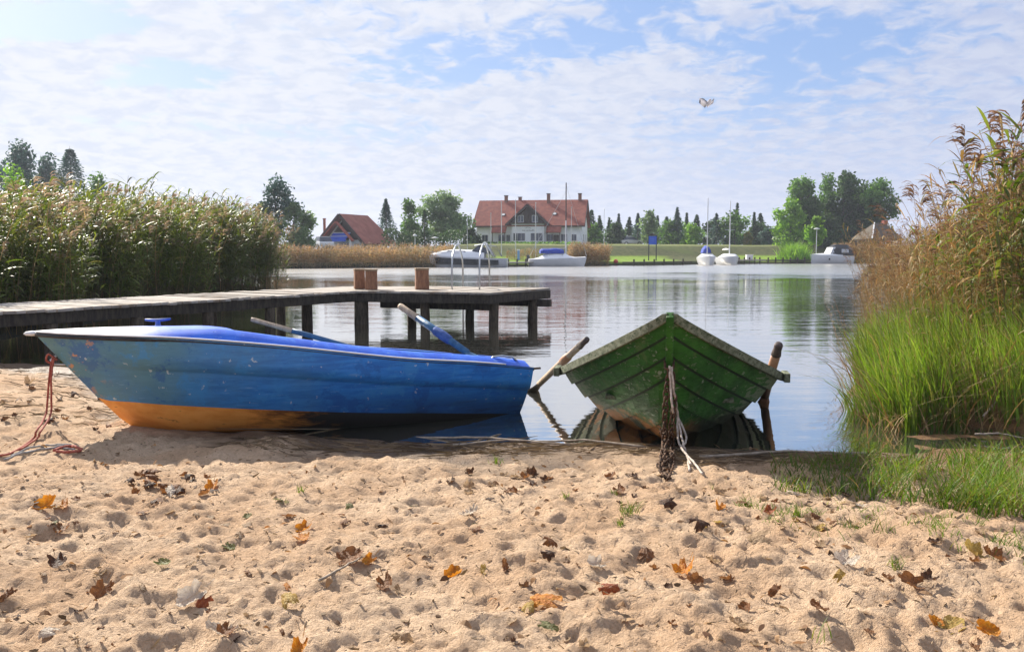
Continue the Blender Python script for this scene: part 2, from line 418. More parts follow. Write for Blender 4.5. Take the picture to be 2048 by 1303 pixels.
m_redwood = pm('reddish wood', (0.19, 0.085, 0.048), (0.30, 0.15, 0.08), 7, 0.7, 0.004, 30, stretch=(6, 6, 1), c3=(0.13, 0.05, 0.025), s3=16)
m_steel = pm('steel', (0.55, 0.56, 0.56), (0.42, 0.43, 0.44), 8, 0.28, metal=1.0)
m_rust = pm('rusty chain', (0.045, 0.028, 0.018), (0.12, 0.06, 0.03), 40, 0.8, 0.002, 90, metal=0.3)
m_rope = pm('pale rope', (0.30, 0.25, 0.21), (0.55, 0.47, 0.40), 40, 0.9, 0.002, 200)
m_redrope = pm('red rope', (0.26, 0.045, 0.03), (0.40, 0.12, 0.08), 50, 0.85, 0.002, 200)
m_greyrope = pm('grey rope', (0.22, 0.21, 0.20), (0.36, 0.34, 0.32), 50, 0.9, 0.002, 200)
m_black = pm('black rubber', (0.012, 0.012, 0.014), (0.03, 0.03, 0.032), 20, 0.5)
m_white = pm('white gelcoat', (0.78, 0.79, 0.80), (0.70, 0.71, 0.72), 3, 0.3, coat=0.3)
m_whitep = pm('white paint', (0.75, 0.75, 0.74), (0.66, 0.66, 0.66), 2, 0.6)
m_bluecloth = pm('blue canvas', (0.02, 0.045, 0.30), (0.03, 0.07, 0.42), 4, 0.8, 0.01, 6)
m_bluesign = pm('blue sign paint', (0.03, 0.10, 0.62), (0.04, 0.13, 0.70), 2, 0.5)
m_dark = pm('dark trim', (0.015, 0.017, 0.022), (0.03, 0.032, 0.04), 4, 0.4)
m_glass = pm('window glass', (0.02, 0.03, 0.05), (0.04, 0.05, 0.08), 2, 0.06, spec=0.8)
m_tile = pm('red roof tiles', (0.20, 0.050, 0.034), (0.31, 0.088, 0.054), 1.6, 0.8, 0.03, 9, c3=(0.22, 0.055, 0.035), s3=6)
m_tile2 = pm('brown red roof tiles', (0.27, 0.085, 0.06), (0.36, 0.12, 0.085), 1.2, 0.8, 0.03, 9, c3=(0.19, 0.06, 0.05), s3=6)
m_wall = pm('white render', (0.78, 0.80, 0.84), (0.85, 0.86, 0.89), 1, 0.9)
m_timber = pm('dark timber', (0.045, 0.032, 0.03), (0.08, 0.055, 0.05), 4, 0.8, stretch=(8, 1, 1))
m_brick = pm('brick', (0.20, 0.10, 0.07), (0.28, 0.14, 0.10), 6, 0.9)
m_redtrim = pm('red brown bargeboard', (0.30, 0.07, 0.05), (0.38, 0.10, 0.07), 4, 0.7)

# ------------------------------------------------------------------ blue dinghy
BR = math.atan2(-0.48, -0.876)
BS = Vector((-0.10, 8.30, 0.0))
blue = thing('motor_dinghy', 'blue dinghy with white bow and orange bottom pulled bow first onto the sand', 'boat', BS + Vector((0, 0, -.04)), BR)
blue.rotation_euler = (R(3.6), 0, BR)      # it leans a little away on its far bilge
def ip(t, xs, ys): return float(np.interp(t, xs, ys))
def smooth_ip(t, xs, ys):
    # monotone-ish smooth interpolation (Catmull-Rom)
    i = max(0, min(len(xs) - 2, int(np.searchsorted(xs, t)) - 1))
    x0, x1 = xs[i], xs[i + 1]; h = x1 - x0; u = (t - x0) / h
    m0 = (ys[i + 1] - ys[i - 1]) / (xs[i + 1] - xs[i - 1]) * h if i > 0 else (ys[1] - ys[0])
    m1 = (ys[i + 2] - ys[i]) / (xs[i + 2] - xs[i]) * h if i + 2 < len(xs) else (ys[-1] - ys[-2])
    return (2*u**3-3*u*u+1)*ys[i] + (u**3-2*u*u+u)*m0 + (-2*u**3+3*u*u)*ys[i+1] + (u**3-u*u)*m1
LT = 4.00
GB = ([0, .6, 1.3, 2.3, 3.0, 3.5, 3.82, LT], [.62, .68, .72, .69, .56, .39, .19, .025])
GZ = ([0, .6, 1.3, 2.3, 3.0, 3.5, 3.82, LT], [.43, .515, .595, .75, .840, .880, .905, .925])
CB = ([0, .8, 1.6, 2.3, 3.0, 3.35, 3.58, 3.75], [.48, .54, .57, .53, .36, .20, .012, .0])
CZ = ([0, .8, 1.6, 2.3, 3.0, 3.35, 3.58, 3.75], [-.01, .075, .155, .235, .315, .36, .395, .55])
def stem_t(z): return ip(z, [.02, .17, .395, .71, .925], [3.05, 3.38, 3.58, 3.80, LT])
KZ = ([0, 1.5, 2.5, 3.05, 3.38, 3.58], [-.18, -.09, -.035, .0, .165, .395])
def gun(t, sgn=1, off=0.0, dz=0.0):
    b = max(0.0, smooth_ip(t, *GB)); return Vector((t, sgn * (b + off), smooth_ip(t, *GZ) + dz))
# topsides: ruled between chine and gunwale; the bow ends on the raked stem
def side_sec(u, sgn):
    g = gun(LT * u, sgn); tc_ = 0.07 + (3.58 - 0.07) * u
    c = Vector((tc_, sgn * max(0.0, smooth_ip(tc_, *CB)), smooth_ip(tc_, *CZ)))
    pts = []
    for q in (0, .12, .26, .40, .50, .535, .56, .70, .85, 1.0):
        p = c.lerp(g, q)
        bul = math.sin(math.pi * q) * 0.035 * min(1, (1 - u) * 4)
        step = 0.030 * min(1, (1 - u) * 5) if q >= .545 else 0.0
        p.y += sgn * (bul + step); pts.append(p)
    return pts
us = list(np.linspace(0, 1, 46))
def hull_paint():
    """blue topsides faded to grey green towards the bow, scuffs, flakes of orange undercoat"""
    m, t = new_mat('faded blue hull paint')
    vec = t.n('ShaderNodeTexCoord').outputs['Object']
    x, y, z = t.n('ShaderNodeSeparateXYZ', {0: vec}).outputs
    n1 = t.noise(vec, 1.6, 4.0); n2 = t.noise(t.n('ShaderNodeMapping', {'Vector': vec, 'Scale': (1, 3, 9)}).outputs[0], 3.0, 6.0, 0.65)
    f = t.ss(t.m('ADD', x, t.lin(n1, 0.3, 0.7, -0.5, 0.5)), 1.6, 4.0)
    c = t.mix(t.ss(n2, 0.35, 0.65), (0.016, 0.15, 0.50), (0.032, 0.23, 0.64))
    c = t.mix(f, c, t.mix(n2, (0.075, 0.20, 0.24), (0.13, 0.27, 0.30)))
    c = t.mix(t.ss(n2, 0.66, 0.72, 0, 0.6), c, (0.13, 0.32, 0.62))
    sc1 = t.noise(t.n('ShaderNodeMapping', {'Vector': vec, 'Scale': (1.5, 6, 26)}).outputs[0], 3.0, 6.0, 0.7)
    pt = t.noise(vec, 2.6, 7.0, 0.72)
    c = t.mix(t.ss(pt, 0.52, 0.60, 0, 0.55), c, (0.05, 0.27, 0.60))
    c = t.mix(t.ss(pt, 0.44, 0.38, 0, 0.5), c, (0.012, 0.085, 0.34))
    c = t.mix(t.ss(sc1, 0.63, 0.66, 0, 0.55), c, (0.20, 0.38, 0.60))
    c = t.mix(t.ss(sc1, 0.36, 0.30, 0, 0.6), c, (0.008, 0.06, 0.26))
    fl = t.noise(vec, 9.0, 5.0, 0.7)
    c = t.mix(t.m('MULTIPLY', t.ss(fl, 0.60, 0.63), t.ss(x, 3.45, 3.75)), c, (0.50, 0.26, 0.14))
    c = t.mix(t.m('MULTIPLY', t.ss(t.noise(vec, 16.0, 5.0, 0.6), 0.665, 0.69), 0.8), c, (0.50, 0.57, 0.58))
    low = t.m('MULTIPLY', t.ss(t.m('SUBTRACT', z, t.m('MULTIPLY', x, 0.105)), 0.26, 0.03), t.ss(x, 2.6, 0.8))  # lower stern darkened in the paint to deepen its black reflection
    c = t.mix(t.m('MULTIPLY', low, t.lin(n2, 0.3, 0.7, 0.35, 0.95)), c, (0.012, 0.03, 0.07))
    b = t.n('ShaderNodeBump', {'Strength': 1.0, 'Distance': 0.004, 'Height': n2})
    p = t.n('ShaderNodeBsdfPrincipled', {'Base Color': c, 'Roughness': t.lin(n2, 0.3, 0.7, 0.38, 0.62), 'Specular IOR Level': 0.35, 'Normal': b.outputs[0]})
    fin(t, p.outputs[0]); return m
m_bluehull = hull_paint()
m_orange, t = new_mat('worn orange bottom paint with shade painted aft')
vec = t.n('ShaderNodeTexCoord').outputs['Object']; x = t.n('ShaderNodeSeparateXYZ', {0: vec}).outputs[0]
n1 = t.noise(t.n('ShaderNodeMapping', {'Vector': vec, 'Scale': (1, 3, 3)}).outputs[0], 3.5, 6.0, .65)
c = t.mix(t.ss(n1, .35, .65), (0.74, 0.27, 0.045), (0.86, 0.37, 0.08))
c = t.mix(t.ss(n1, .62, .70), c, (0.33, 0.12, 0.03))
c = t.mix(t.ss(t.m('ADD', x, t.lin(n1, .3, .7, -.35, .35)), 2.55, 1.85), c, (0.016, 0.014, 0.012))  # near-black aft: shade and dark reflection under the stern put into the colour
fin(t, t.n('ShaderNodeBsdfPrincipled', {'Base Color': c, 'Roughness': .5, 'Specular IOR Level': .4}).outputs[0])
m_bluedeck, t = new_mat('glossy blue deck paint turning white at the bow')
vec = t.n('ShaderNodeTexCoord').outputs['Object']; x = t.n('ShaderNodeSeparateXYZ', {0: vec}).outputs[0]
n1 = t.noise(vec, 5.0, 5.0, 0.6); n3 = t.noise(vec, 22.0, 5.0, 0.65)
c = t.mix(t.ss(n1, 0.35, 0.65), (0.018, 0.095, 0.58), (0.035, 0.155, 0.72))
c = t.mix(t.m('MULTIPLY', t.ss(n3, 0.58, 0.68), t.ss(x, 1.6, 0.8)), c, (0.02, 0.12, 0.42))
c = t.mix(t.ss(t.noise(vec, 3.0, 6.0, .7), 0.54, 0.62, 0.0, 0.6), c, (0.06, 0.24, 0.74))
c = t.mix(t.ss(n3, 0.60, 0.68, 0.0, 0.5), c, (0.22, 0.36, 0.68))
c = t.mix(t.ss(t.noise(vec, 40.0, 5.0, .6), 0.64, 0.70, 0, .7), c, (.02, .05, .22))
c = t.mix(t.ss(t.m('ADD', x, t.lin(n1, 0.3, 0.7, -0.06, 0.06)), 3.02, 3.50), c, (0.74, 0.75, 0.77))  # deck colour turns white towards the bow
fin(t, t.n('ShaderNodeBsdfPrincipled', {'Base Color': c, 'Roughness': t.lin(n3, .3, .7, .35, .65), 'Specular IOR Level': 0.35}).outputs[0])
mb = MB()
for sg in (1, -1):
    secs = [side_sec(u, sg) for u in us]
    mb.loft(secs if sg < 0 else [q[::-1] for q in secs])
# transom
tp = side_sec(0, 1); tm = side_sec(0, -1)
mb.poly(tp + tm[::-1])
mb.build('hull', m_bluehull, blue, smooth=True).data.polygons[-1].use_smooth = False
mb = MB()
for sg in (1, -1):
    secs = []
    for u in us:
        tcn = 0.07 + (3.58 - 0.07) * u
        c = Vector((tcn, sg * max(0.0, smooth_ip(tcn, *CB)), smooth_ip(tcn, *CZ)))
        tk = 0.07 + (3.58 - 0.07) * u
        k = Vector((tk, 0, ip(tk, *KZ)))
        if u == 1: k = c.copy()
        row = []
        for q in np.linspace(0, 1, 9):
            p = c.lerp(k, q)
            p.z -= 0.075 * math.sin(math.pi * min(1, q * 1.25)) * min(1, (1 - u) * 5) * (1 - q * .4)   # a rounded belly below the chine
            p.y += sg * 0.03 * math.sin(math.pi * q) * min(1, (1 - u) * 5)
            row.append(p)
        secs.append(row)
    mb.loft(secs if sg > 0 else [q[::-1] for q in secs])
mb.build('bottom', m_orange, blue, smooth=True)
mb = MB()   # three moulded spray strips along the bottom
for sg in (1, -1):
    for q, a, b in ((.34, .1, 2.75), (.62, .1, 2.6)):
        pts = []
        for tt in np.linspace(a, b, 24):
            c = Vector((tt, sg * smooth_ip(tt, *CB), smooth_ip(tt, *CZ))); k = Vector((tt, 0, ip(tt, *KZ)))
            p = c.lerp(k, q); p.z -= 0.06 * math.sin(math.pi * min(1, q * 1.25)) + 0.012; pts.append(p)
        mb.tube(pts, 0.012, 5)
mb.build('spray_strip', pm('pale strip', (.45, .36, .25), (.3, .2, .12), 8), blue, smooth=True)
# rub rail with its thin white line
mb = MB(); wl_ = MB()
for sg in (1, -1):
    mb.tube([gun(t_, sg, 0.012, -0.012) for t_ in np.linspace(0, LT - .02, 50)], 0.019, 6)
    wl_.tube([gun(t_, sg, 0.020, 0.010) for t_ in np.linspace(0.3, LT - .02, 50)], 0.007, 5)
mb.tube([gun(0, 1, .012, -.012), gun(0, -1, .012, -.012)], 0.019, 6)
rr = mb.build('rub_rail', m_black, blue, smooth=True)
wl_.build('white_piping', m_whitep, rr, smooth=True)
mb = MB(); mb.lathe((0, 0, 0), [(.0, 0), (.03, 0.005), (.042, .02), (.03, .035), (0, .04)], 10)
for i, p in enumerate(mb.v):  mb.v[i] = (LT + .005 + p[0] * 1.5, p[1], .90 + p[2])
mb.build('bow_cap', m_whitep, blue, smooth=True)
# deck moulding: sides lean in from the gunwale, closed foredeck forward of the cockpit
DH = ([0, .5, 1.3, 2.2, 2.55, 2.75, 3.0, 3.5, 3.82, LT], [.06, .065, .07, .08, .095, .10, .08, .055, .035, .012])
def deck_half(t_, sg):
    g = gun(t_, sg); h = smooth_ip(t_, *DH); b = abs(g.y); inb = min(.13, b * .45)
    p0 = Vector((t_, sg * b, g.z + .006)); p1 = Vector((t_, sg * (b - inb * .25), g.z + h * .40))
    p2 = Vector((t_, sg * (b - inb * .75), g.z + h * .92)); p3 = Vector((t_, sg * (b - inb * 1.1), g.z + h))
    return p0, p1, p2, p3
mb = MB()
for sg in (1, -1):
    secs = []
    for t_ in np.linspace(0.02, 2.62, 40):
        p0, p1, p2, p3 = deck_half(t_, sg)
        p4 = Vector((t_, p3.y - sg * .06, p3.z - .004)); p5 = Vector((t_, p4.y - sg * .012, p4.z - .03)); p6 = Vector((t_, p5.y - sg * .02, max(.12, p5.z - .40)))
        secs.append([p0, p1, p2, p3, p4, p5, p6])
    o_ = [q[:5] for q in secs]; i_ = [q[4:] for q in secs]
    mb.loft(o_ if sg > 0 else [q[::-1] for q in o_]); mb.loft(i_ if sg > 0 else [q[::-1] for q in i_], 1)
secs = []
for t_ in np.linspace(2.62, LT - .01, 26):
    l = deck_half(t_, 1); r = deck_half(t_, -1); top = l[3].z
    cr = .015 * min(1, abs(l[0].y) * 2)
    mids = [Vector((t_, l[3].y * k, top + cr * (1 - k * k))) for k in (.66, .33, 0, -.33, -.66)]
    secs.append(list(l) + mids + list(r)[::-1])
mb.loft(secs)
q = secs[0]; mb.poly(q + [Vector((2.62, q[-1].y * .6, .36)), Vector((2.62, q[0].y * .6, .36))])      # bulkhead under the foredeck
for sgn_t, z_ in ((0.02, None),):
    l = deck_half(.02, 1); r = deck_half(.02, -1)
    l2, r2 = deck_half(.30, 1), deck_half(.30, -1)
    mb.loft([[l[3], Vector((.02, 0, l[3].z + .01)), r[3]], [l2[3] , Vector((.3, 0, l2[3].z + .01)), r2[3]]])
    mb.poly(list(l) + list(r)[::-1])
mb.build('deck', [m_bluedeck, pm('faded cockpit lining', (.03, .10, .22), (.06, .16, .30), 5, .7, c3=(.10, .12, .14), s3=14)], blue, smooth=True)
mb = MB()
mb.loft([[Vector((t_, .50, .10 + .075 * t_)), Vector((t_, -.50, .10 + .075 * t_))] for t_ in np.linspace(.1, 2.62, 8)])
mb.build('cockpit_floor', pm('faded floor', (.16, .22, .34), (.24, .30, .40), 4, .7), blue)
for tt in (.75, 1.75):
    mb = MB(); zz = smooth_ip(tt, *GZ) - .14
    mb.box((tt, 0, zz), (.28, 1.0, .03)); mb.build('thwart', pm('thwart blue', (.05, .12, .45), (.08, .18, .5), 5, .6), blue, bevel=.006)
# mooring bitt on the foredeck
ct = at(295, 643, 6.72); loc = Matrix.Rotation(-BR, 3, 'Z') @ (Vector((ct.x, ct.y, 0)) - BS)
tb = 3.12; zb = smooth_ip(tb, *GZ) + smooth_ip(tb, *DH) + .012
mb = MB(); mb.lathe((tb, 0, zb), [(.04, -.03), (.036, 0), (.020, .010), (.018, .042), (.024, .048)], 10)
mb.tube([(tb - .095, .02, zb + .056), (tb - .03, .01, zb + .05), (tb + .03, -.01, zb + .05), (tb + .095, -.02, zb + .056)], [.009, .012, .012, .009], 8)
mb.build('mooring_bitt', pm('bitt blue', (.05, .11, .40), (.14, .20, .46), 20, .5), blue, smooth=True)
mb = MB()   # bow eye
ez = .72; et = stem_t(ez)
mb.tube([(et - .02, 0, ez + .035), (et + .05, 0, ez + .02), (et + .085, 0, ez - .01), (et + .06, 0, ez - .045), (et + .0, 0, ez - .05), (et - .05, 0, ez - .05)], .009, 6)
mb.build('bow_eye', m_steel, blue, smooth=True)
mb = MB(); mb.tube([(-.16, .5, .41), (.05, .5, .41)], .011, 6)
mb.build('stern_pin', m_rust, blue, smooth=True)
mb = MB()
zc = .43 + .075
mb.tube([(.40, .55, zc + .0), (.36, .545, zc + .045), (.26, .54, zc + .05), (.16, .54, zc + .03), (.10, .535, zc - .02)], .010, 6)
mb.build('stern_handle', m_steel, blue, smooth=True)

# oars lying in the dinghy
def oar(name, label, a, b, r=.022, grip=.17, bl=None, mats=None, sleeve=None, group=None, cat='oar'):
    """shaft from handle end A to B; BL = length of blade beyond B"""
    a, b = Vector(a), Vector(b); d = (b - a).normalized()
    root = thing(name, label, cat, a, 0, group)
    o = Vector((0, 0, 0)); L = (b - a).length
    sag = Vector((0, 0, 1)).cross(d).normalized()
    mb = MB(); mb.tube([d * (grip - .01), d * (L * .5) + sag * .006, d * L], [r, r * 1.05, r * .95], 10)
    mb.build('shaft', mats[0], root, smooth=True)
    mb = MB(); mb.tube([o, d * .02, d * (grip * .5), d * grip], [r * .75, r * .95, r * .9, r * 1.12], 10)
    mb.build('grip', mats[1], root, smooth=True)
    if sleeve:
        s0, s1, rs_ = sleeve
        mb = MB(); mb.tube([d * s0, d * (s0 + .02), d * ((s0 + s1) / 2) + sag * .004, d * (s1 - .02), d * s1], [r * 1.05, rs_, rs_ * 1.08, rs_, r * 1.05], 12)
        mb.build('sleeve', mats[2], root, smooth=True)
    if bl:
        up = sag.cross(d).normalized(); secs = []
        for k, wd_ in ((0, .03), (.15, .05), (.35, .085), (.7, .095), (.95, .085), (1, .06)):
            c = d * (L - .03 + bl * k); th = .012 - .006 * k
            secs.append([c + sag * wd_ + up * 0, c + sag * wd_ * .5 + up * th, c - sag * wd_ * .5 + up * th, c - sag * wd_, c - sag * wd_ * .5 - up * th, c + sag * wd_ * .5 - up * th])
        mb = MB(); mb.loft(secs, closed=True, caps=True); mb.build('blade', mats[0], root, smooth=True)
    return root
m_oarwood = pm('oar wood', (.36, .26, .17), (.50, .39, .27), 9, .65, .003, 40, stretch=(3, 3, 1), c3=(.18, .11, .06), s3=14)
m_oarblue = pm('oar blue paint', (.025, .09, .19), (.05, .15, .27), 12, .5, .003, 30, c3=(.30, .30, .28), s3=16)
m_oardark = pm('dark grip', (.04, .03, .025), (.09, .06, .05), 20, .6)
m_bluebind = pm('blue binding', (.03, .07, .24), (.07, .13, .34), 18, .8, .006, 60, stretch=(1, 1, 2), c3=(.25, .2, .22), s3=12)
def bw(t_, y_, z_):   # dinghy local -> world
    return BS + Matrix.Rotation(BR, 3, 'Z') @ Vector((t_, y_, z_))
oar('oar', 'steep oar with blue painted shaft and bare wood handle leaning out of the blue dinghy', at(799, 611, 8.35), at(935, 705, 7.85), .034, .26, .25, (m_oarblue, m_oarwood, m_bluebind), (.5, .72, .043), cat='oar')
oar('oar', 'grey wooden oar lying almost flat along the near coaming of the blue dinghy', at(502, 638, 6.98), at(730, 702, 7.12), .021, .34, .35, (m_oarblue, m_oarwood, m_bluebind))

# ------------------------------------------------------------------ ropes at the dinghy's bow
def rope(name, label, runs, r, mat, cat='rope', group=None):
    mb = MB(); base = Vector(runs[0][-1])
    for pts in runs: mb.tube([Vector(p) - base for p in pts], r, 7)
    o = mb.build(name, mat, smooth=True); o.location = base
    return tag(o, label, cat, group)
def sag_pts(ps, n=5, wob=0.0, seed=0):
    rg = random.Random(seed); out = []
    ps = [Vector(p) for p in ps]
    for i in range(len(ps) - 1):
        for k in range(n):
            u = k / n
            p0 = ps[max(i - 1, 0)]; p1 = ps[i]; p2 = ps[i + 1]; p3 = ps[min(i + 2, len(ps) - 1)]
            q = 0.5 * ((2 * p1) + (p2 - p0) * u + (2 * p0 - 5 * p1 + 4 * p2 - p3) * u * u + (-p0 + 3 * p1 - 3 * p2 + p3) * u ** 3)
            out.append(q + Vector((rg.uniform(-1, 1), rg.uniform(-1, 1), rg.uniform(-.5, .5))) * wob)
    return out + [ps[-1]]
eye = bw(et + .07, 0, ez - .03)
def os_(u, v, lift=.012):
    p = on_sand(u, v); p.z = h0(p.x, p.y) + lift; return p
g1_ = os_(66, 880); g2_ = os_(20, 912, .014); g3_ = os_(-25, 925, .014)
mid = Vector((eye.x - .06, eye.y - .02, eye.z - .42))
runs = [sag_pts([eye, Vector((eye.x - .03, eye.y, eye.z - .12)), mid, g1_ + Vector((.03, 0, .06)), g1_, g2_, g3_], 6, .002, 1),
        sag_pts([eye + Vector((.01, 0, 0)), Vector((eye.x - .01, eye.y - .015, eye.z - .14)), mid + Vector((.035, .0, 0)), g1_ + Vector((.055, .0, .05)), g1_ + Vector((.05, -.03, .012)), os_(40, 905)], 6, .002, 2),
        sag_pts([eye + Vector((.02, .02, -.02)), eye + Vector((-.02, -.02, .03)), eye + Vector((-.05, 0, -.02)), eye + Vector((-.02, .02, -.04)), eye + Vector((.01, 0, .01))], 5)]
rope('bow_rope', 'doubled red rope hanging from the bow eye of the blue dinghy to the sand', runs, .0075, m_redrope)
runs = [sag_pts([os_(u, v, .02) for u, v in q], 5, .006, i) for i, q in enumerate((((20, 918), (60, 905), (100, 897), (135, 894), (162, 901)), ((10, 925), (45, 915), (90, 903), (128, 899)), ((50, 912), (85, 906), (120, 902), (150, 906))))]
rope('ground_rope', 'loose grey rope strands lying on sand below the dinghy bow', runs, .0075, m_greyrope)
runs = [sag_pts([os_(u, v, .022) for u, v in q], 5, .005, i + 9) for i, q in enumerate((((108, 905), (125, 899), (145, 898), (164, 905), (140, 909), (112, 907)),))]
rope('rope_coil', 'small faded red rope coil at the end of the grey rope strands', runs, .010, m_redrope)

# ------------------------------------------------------------------ green rowing boat, bow towards the camera
GS = at(1340, 632, 5.75)
GA = Vector((.183, .983, 0)).normalized()              # bow -> stern
GR = math.atan2(GA.y, GA.x)
green = thing('rowing_boat', 'old green clinker rowing boat seen bow on with chained stem', 'boat', (GS.x, GS.y, 0), GR)
_s = [0, .04, .09, .15, .22, .32, .45, .62, .82, 1.05, 1.25, 1.45]
_b = [.018] + [max(.018, .91 * (k / 1.45) ** .70) for k in _s[1:]]
_z = [GS.z]
for k, b_ in list(zip(_s, _b))[1:]:          # the sheer drops so that each gunwale reads as a straight rise to the stem
    q_ = Vector((GS.x, GS.y, 0)) + GA * k + Vector((-GA.y, GA.x, 0)) * b_
    du = 1339 - (q_.x / q_.y * FPX + 1024); _z.append(at(0, 632 + du * .50 + 10 * math.sin(math.pi * min(1, du / 220)) * .2, q_.y).z)
gB = (_s + [2.2, 3.2, 4.0], _b + [.93, .84, .60])
gZ = (_s + [2.2, 3.2, 4.0], _z + [_z[-1] - .09, _z[-1] - .17, _z[-1] - .20])
def g_keel(s):  # z of the keel / stem at distance s aft of the stem head
    return ip(s, [0, .10, .25, .40, .52, .8, 1.2, 2.0, 4.0], [GS.z, .80, .46, .20, .075, .03, -.03, -.13, -.24])
STEMZ, STEMS = [.075, .20, .46, .80, GS.z], [.52, .40, .25, .10, 0.0]
def g_raw(s, q):
    b = smooth_ip(s, *gB); zg = smooth_ip(s, *gZ); zk = g_keel(s); fl = min(1.0, s / 1.6)
    return b * (q ** (0.95 - .27 * fl)), zk + (zg - zk) * (q ** (1.05 + .40 * fl))
SX = 1.45
def g_pt(s, q, sg, off=0.0):
    """hull point: S counts aft from the stem head; forward of SX each plank line runs in to its own height on the stem"""
    if s >= SX:
        y, z = g_raw(s, q); x = s
    else:
        u = s / SX; z0 = .075 + (GS.z - .075) * q ** .85; s0 = ip(z0, STEMZ, STEMS)
        yT, zT = g_raw(SX, q); k = smooth_ip(s, *gB) / smooth_ip(SX, *gB)
        g = (GS.z - smooth_ip(s, *gZ)) / (GS.z - smooth_ip(SX, *gZ))
        x = s0 + (SX - s0) * u; y = yT * k; z = z0 + (zT - z0) * g
    n = Vector((0, 0.75, -0.66))
    return Vector((x, sg * (y + n.y * off), z + n.z * off))
S_ = [0, .03, .08, .14, .22, .32, .45, .6, .8, 1.0, 1.25, 1.5, 1.8, 2.2, 2.7, 3.2, 3.6, 4.0]
def strake_paint():
    m, t = new_mat('flaking green boat paint')
    vec = t.n('ShaderNodeTexCoord').outputs['Object']
    x, y, z = t.n('ShaderNodeSeparateXYZ', {0: vec}).outputs
    n1 = t.noise(vec, 2.5, 4.0); n2 = t.noise(t.n('ShaderNodeMapping', {'Vector': vec, 'Scale': (1.2, 3, 8)}).outputs[0], 5.0, 6.0, 0.68)
    c = t.mix(t.ss(n1, 0.3, 0.7), (0.012, 0.066, 0.006), (0.036, 0.140, 0.014))
    c = t.mix(t.ss(n2, 0.42, 0.7, 0, .6), c, (0.006, 0.022, 0.006))
    edge = t.ss(t.m('ADD', x, t.lin(n2, .3, .7, -.25, .25)), 1.05, 1.45)
    c = t.mix(t.m('MULTIPLY', t.ss(t.m('ADD', n2, t.m('MULTIPLY', edge, .22)), 0.58, 0.66), .85), c, (0.20, 0.24, 0.14))
    c = t.mix(t.ss(t.noise(vec, 4.0, 7.0, .75), 0.54, 0.64, 0, .55), c, (0.075, 0.105, 0.03))
    c = t.mix(t.m('MULTIPLY', t.ss(t.noise(vec, 13.0, 6.0, .65), 0.62, 0.67), .7), c, (0.24, 0.26, 0.18))
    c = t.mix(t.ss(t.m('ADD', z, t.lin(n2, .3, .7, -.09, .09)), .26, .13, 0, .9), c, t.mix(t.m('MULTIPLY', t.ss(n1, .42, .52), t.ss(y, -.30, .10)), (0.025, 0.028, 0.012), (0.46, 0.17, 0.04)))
    b = t.n('ShaderNodeBump', {'Strength': 1.0, 'Distance': 0.006, 'Height': n2})
    fin(t, t.n('ShaderNodeBsdfPrincipled', {'Base Color': c, 'Roughness': t.lin(n2, .3, .7, .55, .8), 'Specular IOR Level': .2, 'Normal': b.outputs[0]}).outputs[0])
    return m
m_greenhull = strake_paint()
m_gunwale = pm('weathered olive gunwale', (.085, .095, .05), (.19, .20, .13), 8, .8, .005, 40, stretch=(1, 4, 4), c3=(.035, .055, .02), s3=10, t3=.55)
QS = [0, .17, .34, .51, .68, .85, 1.0]
mb = MB()
for sg in (1, -1):
    for i in range(6):
        lo = [g_pt(s, QS[i], sg, .026 * min(1, .25 + s * 4) if i else .0) for s in S_]
        mdl = [g_pt(s, (QS[i] + QS[i + 1]) / 2, sg, .014 * min(1, .25 + s * 4)) for s in S_]
        hi = [g_pt(s, min(1, QS[i + 1] + .012), sg, -.001) for s in S_]
        lo_in = [g_pt(s, QS[i], sg, -.004) for s in S_]
        lap_shade = [g_pt(s, QS[i] + (QS[i + 1] - QS[i]) * .84, sg, .005 * min(1, .25 + s * 4)) for s in S_]
        secs = [[b_, c_, d_] for b_, c_, d_ in zip(lo, mdl, lap_shade)]
        mb.loft(secs if sg > 0 else [q[::-1] for q in secs])
        secs = [[c_, d_] for c_, d_ in zip(lap_shade, hi)]       # shade under the next plank's lap, painted as a dark strip
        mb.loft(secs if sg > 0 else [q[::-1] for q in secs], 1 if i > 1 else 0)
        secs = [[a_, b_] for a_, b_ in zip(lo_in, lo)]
        mb.loft(secs if sg > 0 else [q[::-1] for q in secs], 1 if i > 1 else 0)  # lap undersides of the upper planks get the same painted shade
tr_ = [g_pt(4.0, q, 1) for q in QS]; tl_ = [g_pt(4.0, q, -1) for q in QS]
mb.poly(tr_ + tl_[::-1])
mb.build('hull', [m_greenhull, pm('painted lap shade', (.006, .018, .005), (.012, .03, .008), 8, .8)], green)
mb = MB()    # gunwale: a deep plank along each edge, inwale and cap in one
for sg in (1, -1):
    secs = []
    for s in S_:
        p = g_pt(s, 1, sg); k = min(1, .25 + s * 3)
        secs.append([p + Vector((0, sg * .030, -.052)), p + Vector((0, sg * .034, .016)), p + Vector((0, -sg * .045 * k, .020)), p + Vector((0, -sg * .045 * k, -.03))])
    mb.loft(secs if sg < 0 else [q[::-1] for q in secs], closed=True, caps=True)
mb.build('gunwale', m_gunwale, green, bevel=.004)
mb = MB()    # stem post
pts = [(-.004, GS.z + .004), (.10, .80), (.25, .46), (.40, .20), (.52, .075), (.9, .0)]
secs = []
for i, (s, z) in enumerate(pts):
    wd_ = .026
    secs.append([Vector((s - .035, -wd_, z - .01)), Vector((s - .035, wd_, z - .01)), Vector((s + .05, wd_, z + .02)), Vector((s + .05, -wd_, z + .02))])
mb.loft(secs, closed=True, caps=True)
mb.build('stem_post', m_greenhull, green, bevel=.005)
mb = MB()
